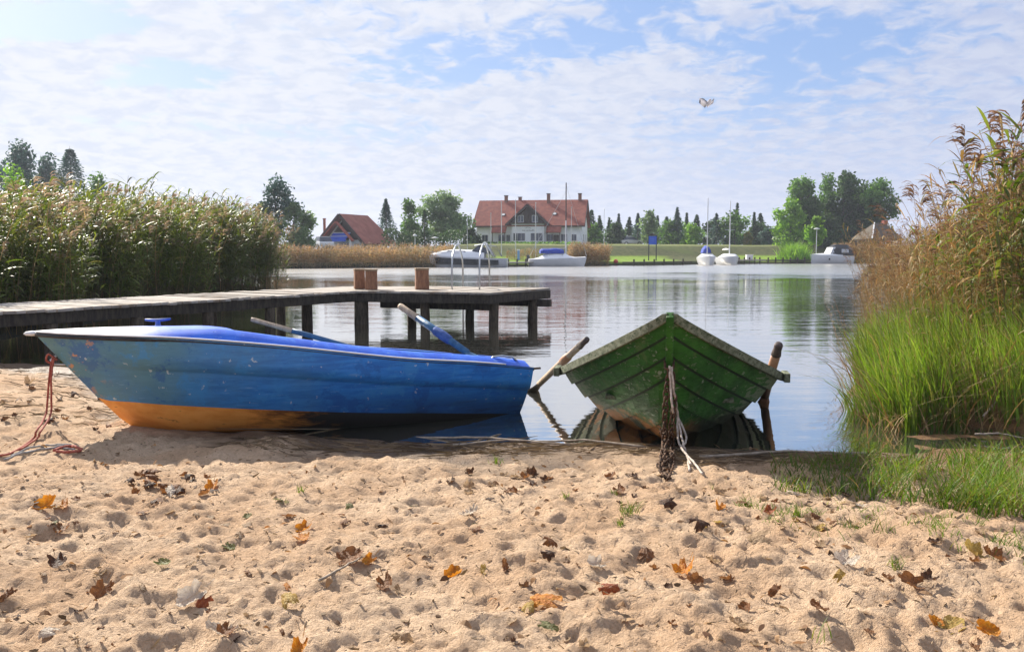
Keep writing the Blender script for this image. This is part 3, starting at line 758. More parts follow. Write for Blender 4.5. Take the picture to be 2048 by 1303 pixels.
for (s, z, wd_) in ((1.0, .34, .50), (2.1, .16, .72), (3.1, .10, .66)):
    mb2 = MB(); mb2.box((s, 0, z), (.24, wd_ * 2, .03)); mb2.build('thwart', m_gunwale, green, bevel=.004)
mb.loft([[Vector((s, -.34, max(.02, g_keel(s) + .13))), Vector((s, .34, max(.02, g_keel(s) + .13)))] for s in (1.5, 2.2, 3.0, 3.9)])
mb.build('floorboards', m_wood_grey, green)
mb = MB(); mb.tube([(.115, -.03, .74), (.06, -.028, .70), (.045, 0, .685), (.06, .028, .70), (.115, .03, .74)], .010, 7)
mb.build('mooring_ring', m_rust, green, smooth=True)
for (s, sg) in ((1.50, 1), (1.50, -1)):
    p = g_pt(s, 1, sg); mb = MB()
    mb.box(p + Vector((0, sg * .045, -.01)), (.20, .05, .075))
    mb.build('rowlock_block', m_gunwale, green, bevel=.006)

# oars of the rowing boat, blades down in the water
m_oarred = pm('red brown varnish', (.30, .13, .06), (.42, .22, .11), 9, .5, .003, 40, c3=(.14, .07, .04), s3=18)
oar('oar', 'long oar with black grip reaching outboard into the water between the two boats', at(1175, 677, 8.3), at(1078, 768, 8.95), .034, .15, .45, (m_oarwood, m_oardark, m_oarred), (.34, .50, .042), cat='oar')
oar('oar', 'red brown oar standing upright behind the right gunwale of the green boat', at(1558, 687, 7.95), at(1530, 792, 8.35), .044, .14, .50, (m_oarred, m_oardark, m_oarwood), None, cat='oar')

# rusty chain and frayed rope on the stem
ring = Vector((GS.x, GS.y, 0)) + GA * .05 + Vector((0, 0, .69))
def chain(label, pts, n, seed, group=None, sz=1.25):
    rg = random.Random(seed); pts = sag_pts(pts, 10)
    cum = [0]
    for i in range(1, len(pts)): cum.append(cum[-1] + (pts[i] - pts[i - 1]).length)
    base = pts[-1]; mb = MB(); L = cum[-1]; step = .040 * sz; k = 0; s = .02
    while s < L - .01:
        i = max(j for j in range(len(cum)) if cum[j] <= s); i = min(i, len(pts) - 2)
        u = (s - cum[i]) / max(1e-6, cum[i + 1] - cum[i]); c = pts[i].lerp(pts[i + 1], u); d = (pts[i + 1] - pts[i]).normalized()
        a = d.orthogonal().normalized(); b = d.cross(a)
        an = (k % 2) * 1.57 + rg.uniform(-.35, .35); x = a * math.cos(an) + b * math.sin(an)
        loop = []
        for j in range(11):
            th = 2 * math.pi * j / 10
            loop.append(c - base + d * (math.cos(th) * .030 * sz) + x * (math.sin(th) * .017 * sz))
        mb.tube(loop, .0058 * sz, 5, caps=False)
        s += step; k += 1
    o = mb.build('chain', m_rust, smooth=True); o.location = base
    return tag(o, label, 'chain', group)
gf = os_(1332, 958, .015)
chain('rusty mooring chain hanging straight down the green boat stem to the sand', [ring, ring + Vector((-.02, -.01, -.2)), ring + Vector((-.015, .06, -.42)), os_(1328, 905, .05), os_(1322, 945, .02), os_(1330, 962, .02)], 20, 1)
chain('second rusty chain strand looping back beside the first on the green boat stem', [ring + Vector((.02, 0, -.03)), ring + Vector((.035, .0, -.25)), ring + Vector((.03, .05, -.45)), os_(1345, 900, .05), os_(1342, 940, .02), os_(1336, 958, .02)], 20, 2)
chain('short chain coil heaped at the stem foot of the green boat', [ring + Vector((.0, .1, -.46)), os_(1322, 892, .12), os_(1338, 900, .10), os_(1326, 915, .06), os_(1344, 925, .05), os_(1318, 940, .025)], 20, 3)
runs = [sag_pts([ring + Vector((0, -.02, .03)), ring + Vector((.005, -.035, -.12)), ring + Vector((.02, -.05, -.28)), os_(1350, 900, .22) + Vector((-.0, -.05, .06)), os_(1358, 915, .09), os_(1390, 935, .03), os_(1405, 952, .015)], 7, .003, 4),
        sag_pts([ring + Vector((.012, -.02, .02)), ring + Vector((.03, -.04, -.15)), os_(1352, 905, .20) + Vector((0, -.05, .08)), os_(1366, 915, .10), os_(1374, 925, .05), os_(1382, 938, .02)], 7, .003, 5),
        sag_pts([os_(1350, 900, .22) + Vector((0, -.05, .06)), os_(1372, 910, .12), os_(1362, 915, .07), os_(1375, 922, .03), os_(1378, 945, .015)], 7, .004, 6)]
rope('frayed_rope', 'pale frayed rope hanging with the chain from the green boat stem', runs, .0075, m_rope)

# ------------------------------------------------------------------ jetty
DZ = .69
jetty = thing('jetty', 'low wooden jetty on dark posts reaching from the left bank into the lake', 'jetty', (-5.3, 13.8, 0))
JB = Vector((-5.3, 13.8, 0))
wd1 = Vector((.53, .848, 0)); wp = Vector((-.848, .53, 0))     # walkway direction, sideways (away)
W0 = Vector((-8.6, 8.55, 0)); WL = 10.2; WW = 1.95
rg = random.Random(3)
def jbox(mbx, c, d, M): mbx.box(Vector(c) - JB, d, M=M)
M1 = Matrix((wd1, wp, Vector((0, 0, 1)))).transposed()
deckb = MB(); s = 0.0
while s < WL:
    bwid = .14
    c = W0 + wd1 * (s + bwid / 2) + wp * (WW / 2 + rg.uniform(-.035, .035)) + Vector((0, 0, DZ - .02 + rg.uniform(-.008, .008)))
    jbox(deckb, c, (bwid - .018, WW + rg.uniform(-.03, .05), .04), M1); s += bwid
# platform: boards run along the walkway direction
PA, PB_, PC, PD = Vector((-3.2, 17.35, 0)), Vector((-.43, 16.55, 0)), Vector((.85, 18.75, 0)), Vector((-1.95, 19.75, 0))
n_ = 20
for i in range(n_):
    a0, a1 = i / n_, (i + 1) / n_ - .004
    p = [PA.lerp(PB_, a0), PA.lerp(PB_, a1), PD.lerp(PC, a1), PD.lerp(PC, a0)]
    z = DZ + .004 + rg.uniform(-.004, .004)
    deckb.prism([q - JB + Vector((0, 0, z - .04)) for q in p], (0, 0, .04))
p = [Vector((-3.19, 17.35, 0)), Vector((-1.96, 19.74, 0)), Vector((-3.9, 19.6, 0)), Vector((-5.1, 17.4, 0))]
deckb.prism([q - JB + Vector((0, 0, DZ - .045)) for q in p], (0, 0, .042))
deckb.build('deck', m_deck, jetty)
def jbeam(a, b, wd_, ht, z, mat=m_wood_dark, name='beam'):
    mb = MB(); mb.beam(Vector(a) - JB + Vector((0, 0, z)), Vector(b) - JB + Vector((0, 0, z)), wd_, ht)
    mb.build(name, mat, jetty, bevel=.006)
e1 = W0 + wp * .08; e2 = W0 + wd1 * WL + wp * .08
jbeam(e1, e2 + wd1 * .16, .07, .17, DZ - .128)
jbeam(W0 + wp * (WW - .1), W0 + wp * (WW - .1) + wd1 * WL, .07, .17, DZ - .128)
jbeam(PA + Vector((-.04, .06, 0)), PB_ + Vector((.02, .06, 0)), .07, .18, DZ - .130)
jbeam(PB_ + Vector((-.02, .14, 0)), PC + Vector((-.03, -.05, 0)), .07, .18, DZ - .130)
jbeam(PD + Vector((.05, -.10, 0)), PC + Vector((-.08, -.08, 0)), .07, .18, DZ - .130)
jbeam(PA + Vector((.45, .55, 0)), PB_ + Vector((.0, .50, 0)), .14, .15, DZ - .30)
jbeam(PD + Vector((.3, -.6, 0)), PC + Vector((-.02, -.55, 0)), .14, .15, DZ - .30)
def jpost(u, y, r, ztop=DZ - .10, lean=0.0):
    x = (u - 1024) / FPX * y
    mb = MB(); b = Vector((x, y, 0)) - JB
    mb.tube([b + Vector((lean, 0, -1.6)), b + Vector((0, 0, 0)), b + Vector((-lean * .3, 0, ztop * .6)), b + Vector((-lean * .5, 0, ztop))], [r * 1.06, r * 1.03, r, r * .96], 12)
    mb.build('post', m_post, jetty, smooth=True)
for (u, y, r) in ((613, 17.2, .11), (722, 17.50, .145), (823, 19.2, .10), (850, 17.2, .095), (939, 18.6, .095), (987, 17.0, .095), (1065, 18.3, .105), (560, 18.5, .10)):
    jpost(u, y, r, lean=rg.uniform(-.03, .03))
for k in range(1, 8):
    for side in (.14, WW - .2):
        p = W0 + wd1 * (k * 1.35) + wp * side
        if p.y > 16.6 or p.y < 9.2: continue
        jpost(1024 + p.x / p.y * FPX, p.y, .095, lean=rg.uniform(-.03, .03))
# short square stools of reddish wood on the deck
def stool(u, y, wd_, ht, label, rz):
    x = (u - 1024) / FPX * y; root = thing('log_stool', label, 'stool', (x, y, DZ + .006), rz, 'short wooden posts on the jetty deck')
    mb = MB(); h = wd_ / 2
    prof = [(h, 0), (h * 1.0, ht * .3), (h * .95, ht * .7), (h * .97, ht - .03)]
    secs = [[(q * math.cos(a), q * math.sin(a), z) for a in [math.pi / 4 + math.pi / 2 * j for j in range(4)]] for q, z in [(q * 1.414, z) for q, z in prof]]
    mb.loft(secs, closed=True, caps=True); mb.build('block', m_redwood, root, bevel=.012)
    mb = MB(); mb.box((0, 0, ht - .01), (wd_ * 1.04, wd_ * 1.04, .04)); mb.build('cap', pm('grey end grain', (.22, .15, .09), (.34, .25, .16), 12, .85), root, bevel=.01)
stool(719, 18.2, .22, .42, 'left one of the two reddish square posts standing together on the jetty', .3)
stool(743, 17.85, .25, .42, 'right one of the two reddish square posts standing together on the jetty', .12)
stool(844, 18.0, .28, .44, 'reddish square post standing alone nearer the ladder on the jetty', .2)
# swimming ladder with two steel hoops
lad = thing('swimming_ladder', 'steel swimming ladder with two tall curved handrails at the jetty end', 'ladder', at(940, 573, 18.4).xy.to_3d() + Vector((0, 0, DZ)))
LB = Vector(lad.location)
def hoop(u0, u1, v0, vt, y0, y1):
    a = at(u0, v0, y0); b = at(u1, v0, y1); a.z = b.z = DZ; top = at((u0 * .52 + u1 * .48), vt, (y0 + y1) / 2)
    zt = top.z; rise = zt - DZ
    pts = [a, a.lerp(b, .02) + Vector((0, 0, rise * .62)), a.lerp(b, .18) + Vector((0, 0, rise * .86)), a.lerp(b, .45) + Vector((0, 0, rise)),
           a.lerp(b, .72) + Vector((0, 0, rise * .90)), a.lerp(b, .96) + Vector((0, 0, rise * .62)), b, b + Vector((0, 0, -1.3))]
    mb = MB(); mb.tube([p - LB for p in sag_pts(pts, 6)], .019, 8)
    mb.build('handrail', m_steel, lad, smooth=True)
    return b
b1 = hoop(904, 926, 572, 489, 17.9, 19.6); b2 = hoop(959, 979, 574, 486, 17.9, 19.6)
mb = MB()
for z in (.45, .2, -.05, -.3, -.55):
    mb.tube([Vector((b1.x, b1.y, z)) - LB, Vector((b2.x, b2.y, z)) - LB], .02, 6)
mb.build('rungs', m_steel, lad, smooth=True)
# ------------------------------------------------------------------ vegetation builders
def strips(P, W, D):
    """ribbons: P (n,k,3) centre lines, W (n,k) half widths, D (n,3) or (n,k,3) width directions -> verts, quads"""
    n, k, _ = P.shape
    if D.ndim == 2: D = np.repeat(D[:, None, :], k, 1)
    V = np.stack([P - D * W[..., None], P + D * W[..., None]], 2).reshape(n * k * 2, 3)
    b = (np.arange(n)[:, None] * k + np.arange(k - 1)[None, :]).ravel() * 2
    return V, np.stack([b, b + 1, b + 3, b + 2], 1)
class NB:
    """collects numpy pieces with a material index each"""
    def __init__(s): s.V = []; s.Q = []; s.M = []; s.n = 0
    def add(s, V, Q, mi=0):
        s.V.append(V); s.Q.append(Q + s.n); s.M.append(np.full(len(Q), mi)); s.n += len(V); return s
    def get(s): return np.concatenate(s.V), np.concatenate(s.Q), np.concatenate(s.M)
    def build(s, name, mats, parent=None, base=None, smooth=False):
        V, Q, M = s.get()
        if base is not None: V = V - np.asarray(base)
        o = np_mesh(name, V, Q, mats, M, parent, smooth)
        if base is not None and parent is None: o.location = base
        return o
def rdirs(rs, n):
    v = rs.normal(size=(n, 3)); return v / np.linalg.norm(v, axis=1, keepdims=True)

def blades(rs, xyz, h, wid, lean, bend, seg=4, dir_bias=None, az_spread=3.14):
    """grass blades: base points xyz (n,3), heights h, half width wid"""
    n = len(xyz); az = rs.uniform(-az_spread, az_spread, n) + (dir_bias or 0.0)
    d = np.stack([np.cos(az), np.sin(az), np.zeros(n)], 1)
    u = np.linspace(0, 1, seg + 1)
    P = xyz[:, None, :] + (d[:, None, :] * ((lean * u[None, :, None] if np.isscalar(lean) else lean[:, None, None] * u[None, :, None]) + (bend[:, None, None] * (u ** 2.3)[None, :, None])) * h[:, None, None])
    P[:, :, 2] += h[:, None] * (u[None, :] - 0.45 * bend[:, None] * (u ** 2.6)[None, :])
    W = wid[:, None] * np.clip(1.0 - u[None, :] ** 1.7, 0.03, 1) * np.array([.75] + [1] * seg)[None, :]
    t = rs.uniform(0, 6.28, n); D = np.stack([np.cos(t), np.sin(t), np.zeros(n)], 1)
    return strips(P, W, D)

def reed_variant(rs, Hh, nleaf=9, plume=True, leaf_l=.45, leaf_w=.016, lean=.12, wind=0.0, leaf_from=.25, dry=False, plume_n=16, plume_spread=.55, plume_w=1.0):
    """one reed at the origin: V, Q, M (0 stem, 1 leaf, 2 plume)"""
    nb = NB(); u = np.linspace(0, 1, 7)
    az = wind + rs.normal() * .6
    off = lean * Hh * u ** 2
    C = np.stack([np.cos(az) * off, np.sin(az) * off, Hh * u * (1 - .03 * u)], 1)
    for a in (0, 1.57):
        D = np.array([[math.cos(a), math.sin(a), 0.]])
        V, Q = strips(C[None], np.linspace(.0055, .0025, 7)[None], D); nb.add(V, Q, 0)
    n = nleaf
    if n:
        s = np.linspace(leaf_from, .96, n) + rs.uniform(-.03, .03, n); s = np.clip(s, 0, 1)
        B = np.stack([np.interp(s, u, C[:, i]) for i in range(3)], 1)
        la = wind + np.where(rs.rand(n) < .5, 0, math.pi) + rs.normal(size=n) * 1.0
        L = leaf_l * rs.uniform(.65, 1.15, n); up = rs.uniform(.35, 1.1, n)
        k = np.linspace(0, 1, 5)
        hor = np.stack([np.cos(la), np.sin(la), np.zeros(n)], 1)
        droop = rs.uniform(.3, 1.0, n)
        P = B[:, None, :] + hor[:, None, :] * (L[:, None] * k[None, :] * np.cos(up)[:, None])[..., None]
        P[:, :, 2] += L[:, None] * (np.sin(up)[:, None] * k[None, :] - droop[:, None] * .75 * k[None, :] ** 2.2)
        W = leaf_w * rs.uniform(.7, 1.2, n)[:, None] * np.array([.5, 1, .95, .6, .04])[None, :]
        side = np.stack([-np.sin(la), np.cos(la), rs.uniform(-.5, .5, n)], 1)
        V, Q = strips(P, W, side); nb.add(V, Q, 1)
    if plume:
        n = plume_n; tip = C[-1]; s = rs.uniform(-.10, .12, n)
        pa = wind + rs.normal(size=n) * plume_spread; L = rs.uniform(.12, .28, n)
        k = np.linspace(0, 1, 4)
        hor = np.stack([np.cos(pa), np.sin(pa), np.zeros(n)], 1)
        P = np.repeat(tip[None, None, :], n, 0).repeat(4, 1).astype(float)
        P[:, :, 2] += s[:, None]
        P += hor[:, None, :] * (L[:, None] * (k ** 1.2)[None, :] * .75)[..., None]
        P[:, :, 2] += L[:, None] * (.9 * k - .75 * k ** 2)[None, :]
        W = np.array([.004, .010, .008, .0015])[None, :] * plume_w * rs.uniform(.7, 1.4, n)[:, None]
        V, Q = strips(P, W, rdirs(rs, n)); nb.add(V, Q, 2)
    return nb.get()
def scatter(nb, variants, rs, pts, scl, rot=None, tilt=.06):
    """copies of the variants at pts (n,3), one mesh"""
    n = len(pts); which = rs.randint(0, len(variants), n); rot = rs.uniform(-.5, .5, n) if rot is None else rot
    for k, (V, Q, M) in enumerate(variants):
        I = np.where(which == k)[0]
        if not len(I): continue
        c, s = np.cos(rot[I]), np.sin(rot[I]); sc = scl[I]
        x = V[None, :, 0] * c[:, None] - V[None, :, 1] * s[:, None]; y = V[None, :, 0] * s[:, None] + V[None, :, 1] * c[:, None]
        z = np.repeat(V[None, :, 2], len(I), 0)
        tx, ty = rs.normal(size=(2, len(I))) * tilt
        W = np.stack([(x + z * tx[:, None]) * sc[:, None], (y + z * ty[:, None]) * sc[:, None], z * sc[:, None]], -1) + pts[I][:, None, :]
        m = len(V)
        q = (Q[None] + (np.arange(len(I)) * m)[:, None, None]).reshape(-1, 4)
        nb.V.append(W.reshape(-1, 3)); nb.Q.append(q + nb.n); nb.M.append(np.tile(M, len(I))); nb.n += m * len(I)

m_reedstem = leafm('reed stems', [(.10, .085, .04), (.20, .16, .08), (.14, .13, .05)], .15, .7, .3, .2)
m_reedleaf = leafm('green reed leaves', [(.075, .125, .014), (.13, .185, .022), (.22, .25, .05), (.09, .14, .02), (.27, .25, .09)], .48, .45, .35, .30)
m_plume = leafm('reed plumes', [(.36, .28, .20), (.48, .39, .29), (.30, .23, .15)], .45, .9, .3, .2, (1, .85, .7))
m_drystem = leafm('dry reed stems', [(.34, .22, .10), (.46, .32, .16), (.25, .15, .07)], .25, .8, .3, .25, (1, .8, .5))
m_dryleaf = leafm('dry reed leaves', [(.36, .26, .13), (.50, .39, .23), (.34, .17, .06), (.20, .20, .07), (.28, .21, .12)], .40, .8, .35, .35, (1, .84, .58))
m_dryplume = leafm('dry reed plumes', [(.20, .12, .08), (.30, .19, .12), (.13, .08, .05)], .35, .9, .3, .2, (1, .85, .7))
m_grass = leafm('bright sedge blades', [(.10, .19, .018), (.16, .27, .026), (.25, .35, .06), (.11, .16, .02), (.28, .27, .10)], .50, .4, 1.6, .35, (1, 1, .4))
m_grassd = leafm('shore grass blades', [(.07, .15, .015), (.11, .21, .022), (.17, .24, .04), (.20, .17, .06)], .45, .5, 1.5, .3, (1, 1, .4))
m_deadgrass = leafm('dead blades', [(.30, .20, .09), (.40, .30, .16), (.22, .13, .05)], .35, .8, 1.0, .3, (1, .8, .5))

# ------------------------------------------------------------------ left reed bed (one mass nobody could count)
rs = np.random.RandomState(11)
WIND = 0.25
var = [reed_variant(rs, rs.uniform(2.4, 3.15), 20, k % 5 == 0, .60, .019, .15, WIND, .30, plume_n=15, plume_w=1.1) for k in range(16)]
var_low = [reed_variant(rs, rs.uniform(1.1, 1.9), 8, False, .45, .018, .15, WIND, .2) for _ in range(6)]
N = 3400; pts = []
while len(pts) < N:
    y = 13.6 + 21.5 * rs.rand() ** 1.15; e = float(left_edge(y)) + .35 * math.sin(y * 1.7) + .25 * math.sin(y * 4.1)
    x = e - abs(rs.normal()) * 2.6
    if x < -.78 * y - 1.5: continue
    pts.append((x, y, max(-.05, h0(x, y) if False else 0.0)))
pts = np.array(pts)
# the crest dips towards the far end of the bed and rises a little at the left
sc = rs.uniform(.74, 1.12, N) * (1 + .14 * vnoise(pts[:, 0] * .9, pts[:, 1] * .9, 66)) * np.interp(pts[:, 1], [13, 16, 22, 30, 36], [.70, .88, 1.0, 1.08, .98])
edge = np.clip((np.array([float(left_edge(v)) for v in pts[:, 1]]) - pts[:, 0]) / .8, 0, 1); sc *= .80 + .20 * edge
nb = NB(); scatter(nb, var, rs, pts, sc)
pl = pts[rs.randint(0, N, 700)] + np.stack([rs.uniform(0, .7, 700), rs.uniform(-.5, .3, 700), np.zeros(700)], 1)
scatter(nb, var_low, rs, pl, rs.uniform(.7, 1.1, 700))
dead = [reed_variant(rs, rs.uniform(2.2, 3.0), 6, True, .35, .009, .18, WIND, .4, plume_n=9, plume_w=.8) for _ in range(6)]
pl = pts[rs.randint(0, N, 420)] + np.stack([rs.uniform(-.2, .5, 420), rs.uniform(-.5, .3, 420), np.zeros(420)], 1)
nd = nb.n; fd = len(nb.M); scatter(nb, dead, rs, pl, rs.uniform(.75, 1.05, 420), tilt=.14)
for q_ in range(fd, len(nb.M)): nb.M[q_] = nb.M[q_] + 3
tag(nb.build('reed_bed', [m_reedstem, m_reedleaf, m_plume, m_drystem, m_dryleaf, m_plume], base=(-9.5, 20, 0)), 'tall green reed bed with pinkish plumes behind the jetty', 'reeds', kind='stuff')

# ------------------------------------------------------------------ right bank: dry reeds, sedge, shore grass
rs = np.random.RandomState(12)
dvar = [reed_variant(rs, rs.uniform(2.1, 2.6), 10, k % 4 == 0, .42, .0085, .12, math.pi - .2, .10, plume_n=9, plume_w=.8) for k in range(16)]
gvar = [reed_variant(rs, rs.uniform(2.2, 2.7), 13, True, .42, .020, .08, .3, .35, plume_n=14) for k in range(8)]
pts = []; hh = []
while len(pts) < 2900:
    y = 8.6 + 38 * rs.rand() ** 1.7
    x = float(right_edge(y)) + abs(rs.normal()) * (1.0 + y * .12) - .15 + .2 * math.sin(y * 2.3)
    a = x / y
    if a > .80 or (a < .485 and rs.rand() < .5): continue
    if y < 10.2 and x < 4.9 + rs.rand() * .6: continue
    hgt = np.interp(a, [.36, .43, .475, .53, .58, .68], [.40, .46, .66, .90, 1.06, 1.16]) if y < 20 else np.interp(y, [20, 30, 46], [.80, .86, .90])
    pts.append((x, y, float(0.02 + .06 * rs.rand()))); hh.append(hgt * rs.uniform(.80, 1.05))
pts = np.array(pts); hh = np.array(hh)
isg = (rs.rand(len(pts)) < .34) & (pts[:, 0] / pts[:, 1] > .47)
nb = NB(); scatter(nb, dvar, rs, pts[~isg], hh[~isg], tilt=.16)
tag(nb.build('dry_reeds', [m_drystem, m_dryleaf, m_dryplume], base=(8, 14, 0)), 'mass of dry orange brown reeds along the right bank', 'reeds', kind='stuff')
px_n = 90; pm_ = np.stack([np.zeros(px_n), rs.uniform(8.0, 10.6, px_n), np.full(px_n, .03)], 1); pm_[:, 0] = right_edge(pm_[:, 1]) + rs.uniform(.2, 3.0, px_n)
extra = NB(); scatter(extra, dvar, rs, pm_, rs.uniform(.35, .75, px_n), tilt=.22)
tag(extra.build('dead_stems', [m_drystem, m_dryleaf, m_dryplume], base=(5, 9, 0)), 'bent dead reed stems standing up out of the bright sedge', 'reeds', kind='stuff')
nb = NB(); scatter(nb, gvar, rs, pts[isg], hh[isg] * .97, tilt=.06)
tag(nb.build('green_reeds', [m_reedstem, m_reedleaf, m_dryplume], base=(8, 14, 0)), 'green reeds mixed among the dry ones on the right bank', 'reeds', kind='stuff')
# single reeds that stand clear of the mass
def reed_plant(u, v, y, label, seed, leafy=True, dry=False, lean=.06):
    top = at(u, v, y); rsx = np.random.RandomState(seed)
    V, Q, M = reed_variant(rsx, top.z - .05, 13 if leafy else 3, True, .40, .020, lean, math.pi * (seed % 2), .45, plume_n=22)
    tipx = V[M.size and 12][0] if False else 0
    base = (top.x, y, .05)
    root = thing('reed', label, 'reed', base, 0, 'tall single reeds on the right bank')
    mats = [m_drystem if dry else m_reedstem, m_dryleaf if dry else m_reedleaf, m_dryplume]
    for mi, nm in ((0, 'stem'), (1, 'leaves'), (2, 'plume')):
        q = Q[M == mi]
        if not len(q): continue
        used = np.unique(q); remap = np.zeros(len(V), int); remap[used] = np.arange(len(used))
        np_mesh(nm, V[used], remap[q], mats[mi], parent=root)
for k, (u, v, y, leafy, dry, lab) in enumerate((
        (1897, 292, 10.0, False, True, 'lone bare reed with a drooping plume, left of the leafy tall reeds'),
        (1962, 262, 9.6, True, False, 'leafy reed with a dark plume next to the lone bare reed'),
        (2017, 205, 9.2, True, False, 'tallest reed of all at the upper right edge, long leaves spread'),
        (2034, 240, 9.0, True, False, 'tall leafy reed just beside the tallest reed'),
        (1925, 318, 10.2, True, False, 'leafy green reed between the lone bare reed and the taller ones'),
        (1990, 300, 9.3, True, True, 'dry leafy reed standing in front of the tall green ones'),
        (1830, 385, 12.0, False, True, 'thin dry reed at the left end of the taller reeds'),
        (1850, 376, 12.2, False, True, 'thin dry plumed reed second from the left end of the taller reeds'),
        (1867, 380, 11.8, True, False, 'short leafy reed beside the thin dry reeds'),
        (2046, 300, 8.6, True, False, 'leafy reed cut by the right edge of the picture'))):
    reed_plant(u, v, y, lab, k + 40, leafy, dry)
# bright sedge clump
rs = np.random.RandomState(13); n = 6500; P = []
while len(P) < n:
    y = 6.95 + 4.2 * rs.rand() ** 1.3; x = float(right_edge(max(y, 7.6))) + .08 + 3.4 * rs.rand() ** 1.3
    if x / y > .80 or y < 7.08 + .10 * math.sin(x * 5) + .06 * math.sin(x * 13): continue
    P.append((x, y, 0.0))
P = np.array(P); P[:, 2] = np.maximum(-.02, H(P[:, 0], P[:, 1])) - .02
edge = np.clip((P[:, 0] - right_edge(P[:, 1])) / .7, 0, 1)
clump = .5 + vnoise(P[:, 0] * 2.2, P[:, 1] * 2.2, 50)
hb = rs.uniform(.48, 1.02, n) * (.78 + .22 * edge) * (.85 + .3 * clump)
nb = NB(); nb.add(*blades(rs, P, hb, rs.uniform(.0045, .0095, n), .10, rs.uniform(.05, .45, n), 5, dir_bias=2.9, az_spread=1.7))
k = rs.rand(n) < .26
Pd = P[k] + rs.normal(size=(k.sum(), 3)) * [.1, .1, 0]
nb.add(*blades(rs, Pd, rs.uniform(.35, .95, k.sum()), rs.uniform(.003, .006, k.sum()), .35, rs.uniform(.2, 1.1, k.sum()), 5), 1)
tag(nb.build('sedge', [m_grass, m_deadgrass], base=(4.2, 8.5, 0)), 'bright green sedge on the bank right of the green boat', 'grass', kind='stuff')
# a fringe of blades standing in the water at the corner, dead stems at the sedge foot
n = 260; P = np.stack([3.08 + rs.uniform(-.02, .45, n), 7.1 + rs.rand(n) * .9, np.full(n, -.03)], 1); P[:, 0] += (P[:, 1] - 7.1) * .1
nb = NB(); nb.add(*blades(rs, P, rs.uniform(.25, .60, n), rs.uniform(.003, .006, n), .25, rs.uniform(.1, .6, n), 4, 2.9, 1.2))
n = 380; P = np.stack([rs.uniform(3.0, 5.6, n), rs.uniform(6.95, 7.5, n), np.full(n, .0)], 1)
nb.add(*blades(rs, P, rs.uniform(.12, .35, n), rs.uniform(.003, .006, n), .5, rs.uniform(.3, 1.1, n), 4), 1)
tag(nb.build('water_grass', [m_grassd, m_deadgrass], base=(3.2, 7.2, 0)), 'loose grass blades and dead stems in the shallow water below the sedge', 'grass', kind='stuff')
# shore grass in the lower right
rs = np.random.RandomState(14); P = []
while len(P) < 2700:
    u = 1540 + 560 * rs.rand(); v = 880 + 200 * rs.rand()
    lo = np.interp(u, [1480, 1600, 1750, 1900, 2048, 2100], [948, 930, 905, 915, 905, 905]); hi = np.interp(u, [1480, 1600, 1750, 1900, 2048, 2100], [972, 1000, 1018, 1045, 1075, 1085])
    if not lo < v < hi: continue
    c = vnoise(np.array([u * .018]), np.array([v * .03]), 51)[0]
    if rs.rand() > np.interp(u, [1480, 1650, 1800], [.25, .6, 1.0]) * (0.55 + 1.3 * c): continue
    g = gnd(u, v, .07); P.append((g.x, g.y, 0))
P = np.array(P); P[:, 2] = H(P[:, 0], P[:, 1]) - .01; n = len(P)
hb = rs.uniform(.06, .24, n) * np.interp(P[:, 0] / P[:, 1], [.27, .40, .55], [.55, .8, 1.15])
nb = NB(); nb.add(*blades(rs, P, hb, rs.uniform(.0025, .005, n), .25, rs.uniform(.1, .7, n), 4))
k = rs.rand(n) < .12; nb.add(*blades(rs, P[k], rs.uniform(.08, .25, k.sum()), rs.uniform(.002, .004, k.sum()), .5, rs.uniform(.3, 1, k.sum()), 4), 1)
tag(nb.build('shore_grass', [m_grassd, m_deadgrass], base=(2.6, 5.6, 0.1)), 'green shore grass at the lower right between sand and sedge', 'grass', kind='stuff')
# sparse low grass on the sand at the right
P = []
while len(P) < 700:
    u = 1420 + 660 * rs.rand(); c0 = np.interp(u, [1420, 1600, 1800, 2080], [1015, 1040, 1075, 1120]); v = c0 + rs.normal() * 22
    if vnoise(np.array([u * .022]), np.array([v * .05]), 52)[0] < .02: continue
    g = gnd(u, v, .10); P.append((g.x, g.y, 0))
P = np.array(P); P[:, 2] = H(P[:, 0], P[:, 1]) - .008; n = len(P)
nb = NB(); nb.add(*blades(rs, P, rs.uniform(.02, .075, n), rs.uniform(.0015, .003, n), .35, rs.uniform(.1, .8, n), 3))
tag(nb.build('sand_grass', [m_grassd, m_deadgrass], base=(1.9, 4.8, 0.1)), 'sparse low grass creeping over the sand at the right', 'grass', kind='stuff')
